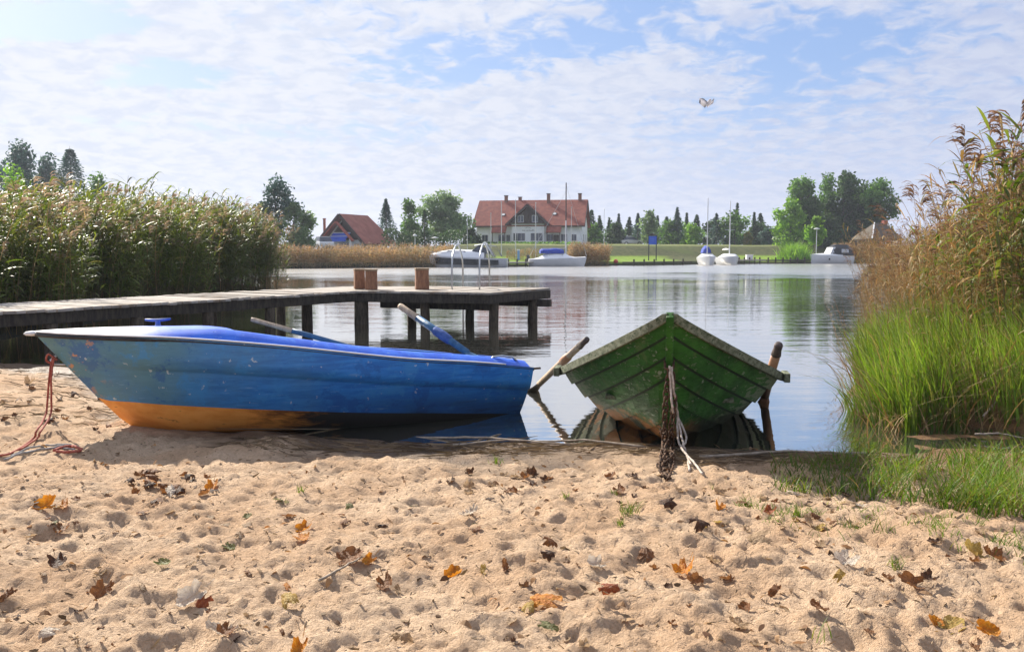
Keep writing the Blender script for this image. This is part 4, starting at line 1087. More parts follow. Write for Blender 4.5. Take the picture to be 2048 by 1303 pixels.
# single tufts on the sand
def tuft(u, v, hgt, nbl, label, seed, wid=.0022):
    rsx = np.random.RandomState(seed); g = on_sand(u, v); b = (g.x, g.y, h0(g.x, g.y) - .006)
    P = rsx.normal(size=(nbl, 3)) * [.022, .022, 0]; P = P * (hgt / .09)
    nb = NB(); nb.add(*blades(rsx, P, rsx.uniform(.5, 1.1, nbl) * hgt, rsx.uniform(.7, 1.3, nbl) * wid, .30, rsx.uniform(.1, .6, nbl), 4))
    V, Q, M = nb.get(); o = np_mesh('grass_tuft', V, Q, [m_grassd]); o.location = b
    tag(o, label, 'grass tuft', 'grass tufts on the sand')
for k, (u, v, hg, nn, lab) in enumerate((
        (995, 925, .075, 34, 'small yellow green tuft at the edge of the blue boat shadow'),
        (602, 985, .06, 16, 'thin tuft in the sand left of centre, above the leaf pile line'),
        (1258, 1035, .10, 46, 'bushiest green tuft on the sand in front of the green boat chain'),
        (1238, 1050, .07, 26, 'low tuft just left of the bushiest tuft on the sand'),
        (1130, 1000, .055, 20, 'small tuft on sand between the two boats, near dry leaves'),
        (1228, 988, .05, 14, 'tiny tuft on sand just left below the chain foot'),
        (1490, 1015, .085, 36, 'green tuft beside the reddish leaf right of the chain'),
        (1595, 1030, .075, 40, 'wide low tuft right of the reddish leaf'),
        (1765, 1060, .13, 9, 'upright pair of blades standing alone on the right sand'),
        (1790, 1125, .07, 34, 'tuft on the right sand below the upright blades'),
        (570, 1000, .04, 10, 'tiny grass sprout in sand left of centre'),
        (1645, 1285, .09, 5, 'single thin sprout at the bottom right of the sand'))):
    tuft(u, v, hg, nn, lab, k + 70)

# ------------------------------------------------------------------ trees
def leaf_cloud(rs, C, Rr, n, size, flat=.8):
    """n leaf quads spread in the shells of blobs C (k,3) with radii Rr (k,3)"""
    vol = np.prod(Rr, 1) ** .75; pk = vol / vol.sum(); b = rs.choice(len(C), n, p=pk)
    d = rdirs(rs, n); r = rs.rand(n) ** .45
    # leaves gather in sprays
    P = C[b] + d * Rr[b] * r[:, None] + rs.normal(size=(n, 3)) * size * .6
    a = rdirs(rs, n); a[:, 2] *= flat; a /= np.linalg.norm(a, axis=1, keepdims=True)
    c = np.cross(a, rdirs(rs, n)); c /= np.linalg.norm(c, axis=1, keepdims=True) + 1e-9
    s = size * rs.uniform(.5, 1.3, n)[:, None]
    V = np.stack([P - a * s, P + c * s * .55, P + a * s, P - c * s * .55], 1).reshape(-1, 3)
    return V, np.arange(n * 4).reshape(n, 4)
def trunk_mb(h, r, rg, limbs=5, spread=.3, crown0=.35):
    mb = MB(); mb.tube([(0, 0, -.3), (0, 0, h * .3), (rg.uniform(-.02, .02) * h, 0, h * .65), (rg.uniform(-.03, .03) * h, 0, h * .93)], [r * 1.15, r, r * .6, r * .12], 8)
    for i in range(limbs):
        z = h * (crown0 + (.8 - crown0) * i / max(1, limbs)); a = rg.uniform(0, 6.28); L = h * spread * rg.uniform(.6, 1)
        mb.tube([(0, 0, z), (math.cos(a) * L * .5, math.sin(a) * L * .5, z + L * .35), (math.cos(a) * L, math.sin(a) * L, z + L * .75)], [r * .45, r * .3, r * .08], 6)
    return mb
m_bark = pm('bark', (.06, .045, .035), (.12, .09, .07), 8, .9, .02, 20, stretch=(3, 3, 1))
m_birch = pm('pale bark', (.30, .28, .25), (.42, .40, .37), 6, .85, .01, 20)
LM = {
    'dark': leafm('dark foliage', [(0.032, 0.070, 0.030), (0.056, 0.114, 0.042), (0.082, 0.140, 0.045)], .35, .55, .25, .4),
    'blue': leafm('blue green needles', [(0.036, 0.085, 0.067), (0.061, 0.131, 0.097), (0.082, 0.157, 0.105)], .25, .6, .3, .35, (1, 1, .9)),
    'mid': leafm('mid green foliage', [(0.065, 0.150, 0.033), (0.106, 0.220, 0.045), (0.154, 0.281, 0.059)], .45, .55, .25, .4),
    'bright': leafm('bright foliage', [(0.138, 0.281, 0.030), (0.211, 0.404, 0.045), (0.292, 0.491, 0.059)], .5, .5, .3, .3),
    'pale': leafm('pale silvery foliage', [(0.121, 0.202, 0.089), (0.194, 0.299, 0.133), (0.259, 0.351, 0.164)], .45, .5, .3, .3, (1, 1, .8)),
    'spruce': leafm('spruce needles', [(0.029, 0.070, 0.033), (0.049, 0.105, 0.045), (0.073, 0.140, 0.052)], .2, .65, .4, .35),
    'autumn': leafm('turning foliage', [(0.259, 0.229, 0.045), (0.162, 0.229, 0.045), (0.356, 0.246, 0.059)], .5, .5, .3, .3),
}
def broad_tree(name, label, u0, u1, vt, y, kind, n=2600, size=None, seed=0, crown0=.22, lobes=11, cat='tree', group=None, base_z=None, gap=1.0, trunk=None, skirt=5):
    """crown fills photo columns u0..u1 up to row vt, at distance y"""
    rsx = np.random.RandomState(seed + 200); rg = random.Random(seed)
    x = ((u0 + u1) / 2 - 1024) / FPX * y; top = at(0, vt, y).z
    bz = hf(x, y) if base_z is None else base_z
    h = top - bz; wd_ = (u1 - u0) / FPX * y / 2 * 1.25
    root = thing(name, label, cat, (x, y, bz), 0, group)
    z0 = h * crown0; hc = h - z0
    t_ = rsx.rand(lobes) ** .9
    prof = np.sin(np.pi * np.clip(.10 + .82 * t_, 0, 1)) ** .7
    a = rsx.uniform(0, 6.28, lobes); rr = wd_ * prof * rsx.uniform(.35, .78, lobes)
    C = np.stack([np.cos(a) * rr, np.sin(a) * rr * .9, z0 + hc * (.12 + .74 * t_)], 1)
    Rr = np.stack([wd_ * rsx.uniform(.30, .48, lobes)] * 2 + [hc * rsx.uniform(.13, .22, lobes)], 1) * gap
    C = np.concatenate([C, [[0, 0, z0 + hc * .5], [0, 0, h - hc * .16]]]); Rr = np.concatenate([Rr, [[wd_ * .5, wd_ * .5, hc * .38], [wd_ * .33, wd_ * .33, hc * .16]]])
    if skirt and crown0 < .2:
        a = rsx.uniform(0, 6.28, skirt); C = np.concatenate([C, np.stack([np.cos(a) * wd_ * .5, np.sin(a) * wd_ * .5, z0 + hc * rsx.uniform(.06, .2, skirt)], 1)])
        Rr = np.concatenate([Rr, np.stack([wd_ * rsx.uniform(.35, .5, skirt)] * 2 + [hc * rsx.uniform(.12, .18, skirt)], 1)])
    size = size or max(.10, 3.6 * y / FPX)
    n = int(n * 1.7)
    V, Q = leaf_cloud(rsx, C, Rr, n, size)
    np_mesh('crown', V, Q, LM[kind], parent=root)
    trunk_mb(h * .9, max(.06, h * .022), rg, 6, min(.5, wd_ / h * .8), crown0 + .05).build('trunk', trunk or m_bark, root, smooth=True)
    return root
def conifer(name, label, u, hw, vt, y, kind='spruce', n=1500, seed=0, group=None, ragged=.35, cat='tree', base_z=None, taper=1.0, bare=.04):
    rsx = np.random.RandomState(seed + 500); x = (u - 1024) / FPX * y; top = at(0, vt, y).z
    bz = hf(x, y) if base_z is None else base_z
    h = top - bz; wd_ = hw / FPX * y
    root = thing(name, label, cat, (x, y, bz), 0, group)
    nw = max(9, int(h * 2.0)); n = int(n * 1.6)
    t_ = rsx.rand(n) ** .80; t_ = bare + (1 - bare) * t_
    lay = np.round(t_ * nw) / nw + rsx.normal(size=n) * .035
    ang = rsx.uniform(0, 6.28, n); nbr = np.floor(ang / 6.28 * 7) / 7 * 6.28 + lay * 37
    ang = nbr + rsx.normal(size=n) * .16
    rmax = 1.25 * wd_ * np.clip(1.02 - lay, 0.03, 1) ** taper * (1 - ragged + 2 * ragged * (.5 + .5 * np.sin(lay * 91 + np.floor(nbr * 3) * 2.4)))
    r = rmax * rsx.rand(n) ** .55
    P = np.stack([np.cos(ang) * r, np.sin(ang) * r, np.clip(lay, 0, 1) * h * .97 - r * .28], 1)
    d = np.stack([np.cos(ang), np.sin(ang), -.35 + rsx.normal(size=n) * .25], 1); d /= np.linalg.norm(d, axis=1, keepdims=True)
    c = np.cross(d, rdirs(rsx, n)); c /= np.linalg.norm(c, axis=1, keepdims=True)
    s = (max(.10, 2.4 * y / FPX) * rsx.uniform(.6, 1.3, n))[:, None]
    V = np.stack([P - d * s, P + c * s * .42, P + d * s * 1.2, P - c * s * .42], 1).reshape(-1, 3)
    np_mesh('crown', V, np.arange(n * 4).reshape(n, 4), LM[kind], parent=root)
    mb = MB(); mb.tube([(0, 0, -.3), (0, 0, h * .5), (0, 0, h * 1.0)], [h * .016 + .03, h * .010 + .02, .015], 7); mb.build('trunk', m_bark, root, smooth=True)
    return root
# far left, seen over the reeds
broad_tree('alder_tree', 'dark bluish tree at the left edge above the reeds', -80, 42, 294, 118, 'blue', 4200, seed=1, crown0=.1)
broad_tree('alder_tree', 'dark tree with turning leaves, second from the left edge above the reeds', 8, 92, 290, 112, 'blue', 3600, seed=2, crown0=.1, gap=.95)
broad_tree('young_tree', 'yellow green sunlit young tree just above the reeds at far left', 12, 62, 322, 60, 'bright', 700, seed=3, crown0=.3, gap=.8, size=.16)
broad_tree('alder_tree', 'lower dark tree between the two taller trees above the left reeds', 60, 136, 312, 120, 'blue', 3000, seed=4, crown0=.1, gap=.95)
conifer('pine_tree', 'broad blue green conifer standing clear above the left reeds', 152, 44, 292, 118, 'blue', 4200, 5, ragged=.22, taper=.62)
broad_tree('young_tree', 'small green tree peeping over the reeds right of the broad conifer', 178, 232, 342, 95, 'mid', 900, seed=6, crown0=.2, gap=.85)
broad_tree('poplar_tree', 'loose blue green tree rising behind the right end of the left reeds', 512, 600, 349, 88, 'blue', 2600, seed=7, crown0=.15, gap=.80, lobes=13)
broad_tree('willow_tree', 'lower leafy tree right of the loose tree behind the reed bed end', 570, 612, 402, 86, 'pale', 1000, seed=8, crown0=.05, gap=.85)
broad_tree('birch_tree', 'pale green tree left of the house with the blue awning', 588, 632, 418, 88, 'pale', 1300, seed=9, crown0=.08, gap=.85, trunk=m_birch)
# between the two houses
conifer('spruce_tree', 'tiny dark spruce close behind the roof end of the left house', 742, 10, 436, 118, 'spruce', 420, 10)
conifer('spruce_tree', 'grey green ragged spruce right of the house with the blue awning', 774, 26, 395, 112, 'blue', 1500, 11, ragged=.4)
broad_tree('birch_tree', 'slender mid green tree between the ragged spruce and the great round tree', 795, 842, 397, 112, 'mid', 1500, seed=12, crown0=.1, gap=.85)
conifer('cypress_tree', 'narrow dark cone tree in front of the great round tree', 850, 9, 418, 103, 'dark', 520, 13, ragged=.15, taper=.5)
broad_tree('linden_tree', 'great round pale topped tree left of the large white house', 838, 938, 378, 116, 'pale', 4200, seed=14, crown0=.16, lobes=16, gap=.82)
broad_tree('bush', 'dark bush between the great round tree and the white house', 925, 962, 452, 108, 'dark', 700, seed=15, crown0=.0, cat='bush')
def hedge(name, label, u0, u1, vt, y, kind, n, seed, depth=1.6):
    rsx = np.random.RandomState(seed); x0, x1 = (u0 - 1024) / FPX * y, (u1 - 1024) / FPX * y; zt = at(0, vt, y).z; xc = (x0 + x1) / 2; bz = hf(xc, y)
    P = np.stack([rsx.uniform(x0 - xc, x1 - xc, n), rsx.uniform(-depth / 2, depth / 2, n), (zt - bz) * rsx.rand(n) ** .7], 1)
    P[:, 2] *= .86 + .28 * (vnoise(P[:, 0] * .8 + 9, P[:, 1] * 0, seed) + .5)
    a = rdirs(rsx, n); c = np.cross(a, rdirs(rsx, n)); c /= np.linalg.norm(c, axis=1, keepdims=True); s = (2.4 * y / FPX * rsx.uniform(.5, 1.3, n))[:, None]
    V = np.stack([P - a * s, P + c * s * .6, P + a * s, P - c * s * .6], 1).reshape(-1, 3)
    o = np_mesh(name, V, np.arange(n * 4).reshape(n, 4), LM[kind]); o.location = (xc, y, bz); return tag(o, label, 'hedge')
hedge('hedge', 'dark clipped hedge below the trees between the two houses', 768, 925, 460, 104, 'dark', 2600, 31, 3)
hedge('hedge', 'long low green thicket behind the row of young trees on the far bank', 1168, 1552, 458, 146, 'mid', 5200, 33, 5)
hedge('hedge', 'low green hedge along the front of the white house', 940, 1160, 484, 112, 'mid', 900, 32)
# row of young trees right of the white house
row = [(1182, 12, 418, 'spruce', 'spruce nearest the right gable of the white house'), (1198, 9, 430, 'dark', 'thin dark spruce second right of the white house'),
       (1217, 8, 434, 'spruce', 'slim spruce in the row, right of the thin dark one'), (1236, 11, 426, 'blue', 'bluish spruce in the row left of the blue notice board'),
       (1257, 9, 433, 'spruce', 'short spruce left of the pale ragged tree'), (1274, 10, 425, 'blue', 'bluish spruce touching the pale ragged tree'),
       (1313, 8, 430, 'spruce', 'narrow dark spruce just right of the notice board'), (1331, 10, 432, 'dark', 'dark spruce second right of the notice board'),
       (1352, 12, 413, 'blue', 'tall bluish spruce left of the bright bush'), (1371, 8, 424, 'dark', 'thin dark spruce behind the bright bush'),
       (1391, 9, 428, 'spruce', 'dark spruce close left of the first sailboat mast'), (1430, 12, 425, 'blue', 'bluish spruce between the two bare sailboat masts'),
       (1471, 10, 404, 'spruce', 'tallest spruce top right of the two masts'), (1505, 10, 423, 'dark', 'dark spruce near the right end of the row'),
       (1517, 13, 425, 'dark', 'last dark spruce of the row before the gap')]
for k, (u, hw, vt, kd, lab) in enumerate(row):
    conifer('spruce_tree', lab, u, hw * 1.25, vt, 138 + (k * 7) % 11, kd, 620, 60 + k, 'young trees along the far bank', ragged=.2 + .35 * ((k * 37) % 10) / 10, taper=.7 + .6 * ((k * 53) % 10) / 10)
for k, (u0, u1, vt, kd, lab) in enumerate((
        (1168, 1205, 448, 'mid', 'round green tree low beside the gable of the white house'), (1215, 1252, 446, 'dark', 'rounded dark tree in the row right of the white house'),
        (1278, 1312, 418, 'pale', 'pale ragged tree standing behind the blue notice board'), (1316, 1370, 436, 'mid', 'wide green tree right of the blue notice board'),
        (1362, 1402, 444, 'bright', 'bright yellow green bush in the tree row'), (1402, 1446, 438, 'dark', 'dark round tree behind the sailboat masts'),
        (1440, 1494, 420, 'mid', 'tall broad green tree right of the sailboat masts'), (1485, 1540, 448, 'dark', 'low dark tree at the right end of the row'),
        (1520, 1550, 458, 'blue', 'small bluish tree in the gap before the great willows'), (1487, 1498, 466, 'autumn', 'tiny yellowish tree at the foot of the dark spruces'))):
    broad_tree('row_tree', lab, u0, u1, vt, 134 + (k * 5) % 9, kd, 900, seed=90 + k, crown0=.05, gap=.9, group='young trees along the far bank')
# great willows on the right
for k, (u0, u1, vt, kd, n, lab) in enumerate((
        (1548, 1606, 398, 'bright', 1500, 'yellow green willow at the left end of the great clump'), (1560, 1640, 352, 'mid', 3600, 'tall willow, first of the great clump from the left'),
        (1612, 1682, 346, 'mid', 3400, 'tall willow second in the great clump'), (1650, 1716, 345, 'dark', 3600, 'tallest dark willow in the middle of the great clump'),
        (1690, 1745, 362, 'dark', 2600, 'dark willow right of the tallest one'), (1720, 1780, 356, 'mid', 3000, 'willow at the right end of the great clump'),
        (1640, 1720, 410, 'dark', 2400, 'low dark willow filling the middle of the great clump'), (1715, 1770, 415, 'dark', 1800, 'low dark willow above the thatched roof'),
        (1575, 1650, 392, 'mid', 3000, 'bushy willow filling the left half of the great clump'), (1668, 1740, 380, 'mid', 3000, 'bushy willow filling the right half of the great clump'), (1600, 1700, 440, 'dark', 2600, 'low dark undergrowth tree at the foot of the great clump'))):
    broad_tree('willow_tree', lab, u0, u1, vt, 124 + (k * 3) % 7, kd, n, seed=120 + k, crown0=.02, gap=.95, lobes=12, group='great willows on the far right bank')
broad_tree('young_tree', 'small bright round tree by the lamp in front of the dark willows', 1610, 1646, 432, 112, 'bright', 1000, seed=140, crown0=.25, gap=.95)
rsx = np.random.RandomState(9)
c = at(1590, 500, 105); root_b = hf(c.x, 105)
n = 900; P = rsx.normal(size=(n, 3)) * [1.0, .8, 0]
nb = NB(); nb.add(*blades(rsx, P, rsx.uniform(1.0, 3.0, n) * np.exp(-(P[:, 0] / 1.5) ** 2 * .5), rsx.uniform(.03, .07, n), .25, rsx.uniform(.1, .5, n), 4))
V, Q, M = nb.get(); o = np_mesh('ornamental_grass', V, Q, [LM['bright']]); o.location = (c.x, 105, root_b)
tag(o, 'big fountain shaped clump of bright grass on the far right lawn', 'bush')

# ------------------------------------------------------------------ dry reeds on the far shore
rs = np.random.RandomState(15)
fvar = [reed_variant(rs, rs.uniform(1.7, 2.2), 5, True, .5, .05, .08, .2, .2, plume_n=7) for _ in range(8)]
for V, Q, M in fvar: V[:, 0] *= 1.0
def far_reeds(label, u0, u1, yoff, n, hs, seed, mats=None, dep=4.0, y_fixed=None):
    rsx = np.random.RandomState(seed); u = rsx.uniform(u0, u1, n); yy = []
    P = []
    for uu in u:
        y = 74.0
        for _ in range(4): y = float(far_shore((uu - 1024) / FPX * y)) + yoff
        y += rsx.rand() * dep; P.append(((uu - 1024) / FPX * y, y, 0))
    P = np.array(P); P[:, 2] = np.maximum(-.1, HF(P[:, 0], P[:, 1]) - .1)
    sc = hs * rsx.uniform(.75, 1.1, n) * (.9 + .25 * vnoise(P[:, 0] * .5, P[:, 1] * .5, seed))
    V_, Q_, M_ = None, None, None
    nb = NB(); scatter(nb, fvar, rsx, P, sc)
    tag(nb.build('far_reeds', mats or [m_drystem, m_dryleaf, m_plume], base=tuple(P[0])), label, 'reeds', kind='stuff')
far_reeds('brown dry reed belt along the far shore left of the motor cruiser', 520, 905, -.6, 3000, .84, 1, dep=5)
far_reeds('orange brown reed patch on the far shore beside the sailing yacht stern', 1135, 1218, -.3, 800, .95, 2, dep=4)
far_reeds('thin brown reeds between the cruiser and the sailing yacht', 1010, 1075, 4.0, 200, .62, 3, dep=2)
far_reeds('brown dry reeds on the far shore around the thatched roof', 1660, 1830, .5, 1300, 1.0, 4, dep=8)
# ------------------------------------------------------------------ white guest house
HR = R(-10)
hc = at(1057, 487, 122); HB = Vector((hc.x, 122, 2.50))
house = thing('guest_house', 'large white house with red tiled roof and dark timber gable', 'house', HB, HR)
def wall_win(parent, x, z, wd_, ht, y=0.0, nm='window', nx=1, axis='x', frame=None, trim=True):
    """window: frame proud of the wall at depth y (front = -y)"""
    mb = MB(); t_ = .05; f = frame or m_whitep
    def B(mbx, cx, cz, dx_, dz_, yy, dy_):
        if axis == 'x': mbx.box((cx, yy, cz), (dx_, dy_, dz_))
        else: mbx.box((yy, cx, cz), (dy_, dx_, dz_))
    s = -1 if axis == 'x' else 1
    B(mb, x, z + ht / 2 - t_ / 2, wd_, t_, y + s * .03, .07); B(mb, x, z - ht / 2 + t_ / 2, wd_, t_, y + s * .03, .07)
    for k in range(nx + 1):
        B(mb, x - wd_ / 2 + t_ / 2 + (wd_ - t_) * k / nx, z, t_ * (1 if k in (0, nx) else .7), ht - 2 * t_ - .002, y + s * .03, .07)
    fr_ = mb.build(nm, f, parent)
    mb = MB(); B(mb, x, z, wd_ - t_ * 1.2, ht - t_ * 1.2, y + s * .012, .02)
    mb.build('pane', m_glass, fr_)
    return fr_
WX0, WX1, DP, ZE, ZR = -7.6, 7.6, 9.0, 2.80, 6.25
mb = MB()
mb.prism([(WX0, 0, -.5), (WX1, 0, -.5), (WX1, 0, ZE), (WX0, 0, ZE)], (0, DP, 0))
mb.prism([(WX1 - .003, .0, ZE), (WX1 - .003, DP, ZE), (WX1 - .003, DP / 2, ZR - .25)], (-.3, 0, 0)); mb.prism([(WX0 + .303, .0, ZE), (WX0 + .303, DP, ZE), (WX0 + .303, DP / 2, ZR - .25)], (-.3, 0, 0))
mb.prism([(-2.35, -.55, -.5), (2.35, -.55, -.5), (2.35, -.55, 3.0), (-2.35, -.55, 3.0)], (0, .56, 0))    # middle bay
mb.build('wall', m_wall, house)
def slab(mbx, a, b, c, d, th, mi=0):
    a, b, c, d = map(Vector, (a, b, c, d)); n = (b - a).cross(d - a).normalized() * th
    mbx.prism([a, b, c, d], n, mi)
mb = MB()
ov = .45
slope = (ZR - ZE) / (DP / 2)
zf = ZE - slope * .55 + .12
slab(mb, (WX0 - ov, -.55, zf), (WX1 + ov, -.55, zf), (WX1 + ov, DP / 2, ZR + .12), (WX0 - ov, DP / 2, ZR + .12), .14)
slab(mb, (WX1 + ov, DP + .55, zf), (WX0 - ov, DP + .55, zf), (WX0 - ov, DP / 2, ZR + .121), (WX1 + ov, DP / 2, ZR + .121), .14)
# cross gable roof over the bay
pk = 5.60; hb_ = 3.15; zb_ = 2.75
for sg in (-1, 1):
    a = Vector((0, -1.15, pk)); b = Vector((sg * hb_, -1.15, zb_)); back = DP / 2 - .3
    q = [a, b, Vector((sg * hb_, 1.2, zb_)), Vector((0, back, pk))]
    if sg > 0: q = q[::-1]
    slab(mb, *[q[0], q[1], q[2], q[3]], .14 if sg > 0 else .14)
roof = mb.build('roof', m_tile, house)
mb = MB()   # barge boards and eave boards
for sg in (-1, 1):
    mb.beam((0, -1.19, pk - .10), (sg * hb_, -1.19, zb_ - .10), .06, .30)
mb.beam((WX0 - ov, -.60, zf - .02), (-3.3, -.60, zf - .02), .05, .18); mb.beam((3.3, -.60, zf - .02), (WX1 + ov, -.60, zf - .02), .05, .18)
for xx in (WX0 - ov - .03, WX1 + ov + .03):
    mb.beam((xx, -.6, zf), (xx, DP / 2, ZR + .05), .05, .30); mb.beam((xx, DP + .6, zf), (xx, DP / 2, ZR + .05), .05, .30)
mb.build('bargeboard', m_timber, house)
mb = MB(); mb.prism([(-2.45, -.80, 2.85), (2.45, -.80, 2.85), (0, -.80, pk - .35)], (0, .22, 0)); mb.beam((-2.6, -.95, 2.96), (2.6, -.95, 2.96), .4, .10); mb.beam((0, -.83, 3.0), (0, -.83, 5.1), .16, .12)
mb.build('gable_boards', m_timber, house)
for xx in (-1.0, 1.05): wall_win(house, xx, 3.55, .85, 1.0, -.80, nx=2)
for xx in (-1.25, 1.25): wall_win(house, xx, 1.0, 1.75, 1.15, -.55, nx=3)
for xx in (-6.35, -3.95, -2.95): wall_win(house, xx, .85, .95 if xx < -3 else .6, 1.0, 0, nx=2)
for xx in (3.1, 5.1): wall_win(house, xx, .9, .95, 1.05, 0, nx=2)
wall_win(house, 6.5, .9, .8, 1.0, 0, nx=2)
for yy in (2.6, 6.2): wall_win(house, yy, .9, 1.0, 1.1, WX1, nx=2, axis='y')
wall_win(house, 4.5, 3.6, 1.3, 1.2, WX1, nx=2, axis='y')
mb = MB(); mb.box((3.9, -.03, .35), (.95, .06, 1.9)); d_ = mb.build('door', m_timber, house)
mb = MB(); mb.box((4.25, -.075, .35), (.05, .04, .15)); mb.build('handle', m_steel, d_)
for xx in (-4.1, 3.75):       # low porch roofs that run on from the main slope
    mb = MB(); slab(mb, (xx - 1.05, -1.5, 1.55), (xx + 1.05, -1.5, 1.55), (xx + 1.05, -.35, 2.55), (xx - 1.05, -.35, 2.55), .12)
    pr = mb.build('porch_roof', m_tile, house)
    for dxx in (-.9, .9):
        mb = MB(); mb.box((xx + dxx, -1.35, .52), (.12, .12, 2.05)); mb.build('porch_post', m_timber, house)
for xx, yv in ((-3.9, 1.5), (3.55, 1.6)):   # round roof lights
    z = ZE + slope * yv + .26; mb = MB(); mb.lathe((0, 0, 0), [(.38, -.05), (.38, .06), (.30, .08)], 14)
    c_, s_ = math.cos(math.atan(slope)), math.sin(math.atan(slope))
    mb.v = [(xx + p[0], yv + p[1] * c_ - p[2] * s_, z + p[1] * s_ + p[2] * c_) for p in mb.v]
    f_ = mb.build('skylight', m_timber, house)
    mb = MB(); mb.lathe((0, 0, 0), [(.24, .082), (.20, .11)], 12); mb.v = [(xx + p[0], yv + p[1] * c_ - p[2] * s_, z + p[1] * s_ + p[2] * c_) for p in mb.v]
    mb.build('pane', m_whitep, f_)
for xx, yv, hh_ in ((-4.0, DP / 2 - .3, .75), (-2.0, DP / 2 + .2, .55), (2.35, DP / 2 - .6, .95), (6.9, DP / 2 - .1, .95)):
    mb = MB(); mb.box((xx, yv, ZR + .1 + hh_ / 2 - .3), (.46, .46, hh_ + .6)); c_ = mb.build('chimney', m_brick, roof)
    mb = MB(); mb.box((xx, yv, ZR + .1 + hh_ + .04), (.58, .58, .09)); mb.build('chimney_cap', m_dark, c_)
# lettering on the bay: an arched mark above two words, too far off to read
mb = MB(); rg = random.Random(8); x = -.85
for wlen in (3, 7):
    for k in range(wlen):
        lw_ = rg.uniform(.10, .17); hgt_ = rg.choice((.15, .19, .22))
        mb.box((x + lw_ / 2, -.562, 1.82 + hgt_ / 2), (.035, .02, hgt_)); mb.box((x + lw_ / 2 + .03, -.562, 1.82 + hgt_ * rg.uniform(.2, .9)), (lw_ * .7, .02, .04))
        if rg.random() < .5: mb.box((x + lw_, -.563, 1.82 + hgt_ / 2), (.03, .02, hgt_ * .8))
        x += lw_ + .045
    x += .12
mb.tube([(-.35, -.565, 2.22), (-.1, -.565, 2.36), (.15, -.565, 2.33), (.4, -.565, 2.22)], .022, 5)
mb.build('lettering', m_dark, house)

# ------------------------------------------------------------------ house with the blue awning
lc = at(686, 490, 104); LB2 = Vector((lc.x + .1, 104, 1.95))
lodge = thing('tavern', 'low house with steep brown red roof and blue awning in its gable', 'house', LB2, R(-24))
mb = MB(); mb.prism([(-2.6, 0, -.6), (2.6, 0, -.6), (2.6, 0, 1.0), (-2.6, 0, 1.0)], (0, 5.6, 0)); mb.prism([(-2.6, .1, 1.0), (2.6, .1, 1.0), (0, .1, 3.7)], (0, .2, 0)); mb.prism([(-2.6, 5.3, 1.0), (2.6, 5.3, 1.0), (0, 5.3, 3.7)], (0, .2, 0))
mb.build('wall', m_wall, lodge)
mb = MB(); pkz, ez_, ew = 4.05, .45, 3.55
for sg in (-1, 1):
    q = [Vector((0, -.9, pkz)), Vector((sg * ew, -.9, ez_)), Vector((sg * ew, 6.5, ez_)), Vector((0, 5.3, pkz))]
    if sg > 0: q = q[::-1]
    slab(mb, *q, .16)
lroof = mb.build('roof', m_tile2, lodge)
mb = MB()
for sg in (-1, 1): mb.beam((0, -.95, pkz - .12), (sg * ew, -.95, ez_ - .12), .08, .34)
mb.build('bargeboard', m_timber, lodge)
mb = MB()
for sg in (-1, 1): mb.beam((0, -1.45, pkz - 1.0), (sg * 2.35, -1.45, .75), .5, .14)
mb.build('porch_roof', m_redtrim, lodge)
for xx in (-2.0, 2.0):
    mb = MB(); mb.box((xx, -1.45, .2), (.26, .26, 1.7)); mb.build('porch_post', m_whitep, lodge, bevel=.02)
mb = MB(); mb.prism([(-2.3, -.06, .9), (2.3, -.06, .9), (0, -.06, 3.3)], (0, .14, 0)); mb.build('gable_boards', m_timber, lodge)
mb = MB(); slab(mb, (-1.25, -1.35, .95), (1.25, -1.35, .95), (1.25, -.25, 1.75), (-1.25, -.25, 1.75), .05); mb.box((0, -1.37, .82), (2.5, .03, .26))
aw = mb.build('awning', m_bluesign, lodge)
mb = MB()
for z_, dz_ in ((1.72, .16), (1.30, .10)):
    yy = -1.35 + (z_ - .95) / .8 * 1.1; mb.box((0, yy - .06, z_ + .02), (2.5, .03, dz_))
mb.build('awning_stripe', m_whitep, aw)
mb = MB(); mb.box((0, -.02, -.1), (1.6, .06, 1.3)); mb.build('door', m_glass, lodge)
wall_win(lodge, 1.9, .1, .8, .7, 0, nx=2); wall_win(lodge, -1.9, .1, .8, .7, 0, nx=2)
wall_win(lodge, 2.4, .1, 1.1, .7, 2.6, nx=2, axis='y')
mb = MB(); mb.tube([(-3.25, .6, -.5), (-3.25, .6, 3.45)], .17, 10); mb.lathe((-3.25, .6, 3.45), [(.20, 0), (.22, .10), (.16, .14)], 10); mb.build('chimney_pipe', m_brick, lodge, smooth=False)

# ------------------------------------------------------------------ thatched shelter on the right
tcx = at(1756, 480, 108); TB = Vector((tcx.x, 108, hf(tcx.x, 108)))
shel = thing('thatched_shelter', 'open shelter with pale edged thatched roof below the great willows', 'shelter', TB, R(20))
m_thatch = pm('thatch', (.085, .070, .052), (.15, .125, .095), 5, .95, .04, 14, stretch=(3, 3, 1), c3=(.10, .09, .06), s3=9)
ze = at(0, 478, 108).z - TB.z; zr_ = at(0, 446, 108).z - TB.z
mb = MB(); b_ = [(-2.7, -1.9, ze), (2.3, -1.9, ze), (2.3, 1.9, ze), (-2.7, 1.9, ze)]; r_ = [(-.7, 0, zr_), (1.0, 0, zr_)]
mb.poly([b_[0], b_[1], r_[1], r_[0]]); mb.poly([b_[1], b_[2], r_[1]]); mb.poly([b_[2], b_[3], r_[0], r_[1]]); mb.poly([b_[3], b_[0], r_[0]])
lo_ = [(p[0] * .97, p[1] * .97, ze - .22) for p in b_]
for i in range(4): mb.poly([lo_[i], lo_[(i + 1) % 4], b_[(i + 1) % 4], b_[i]])
mb.poly(lo_[::-1]); tr_o = mb.build('roof', m_thatch, shel)
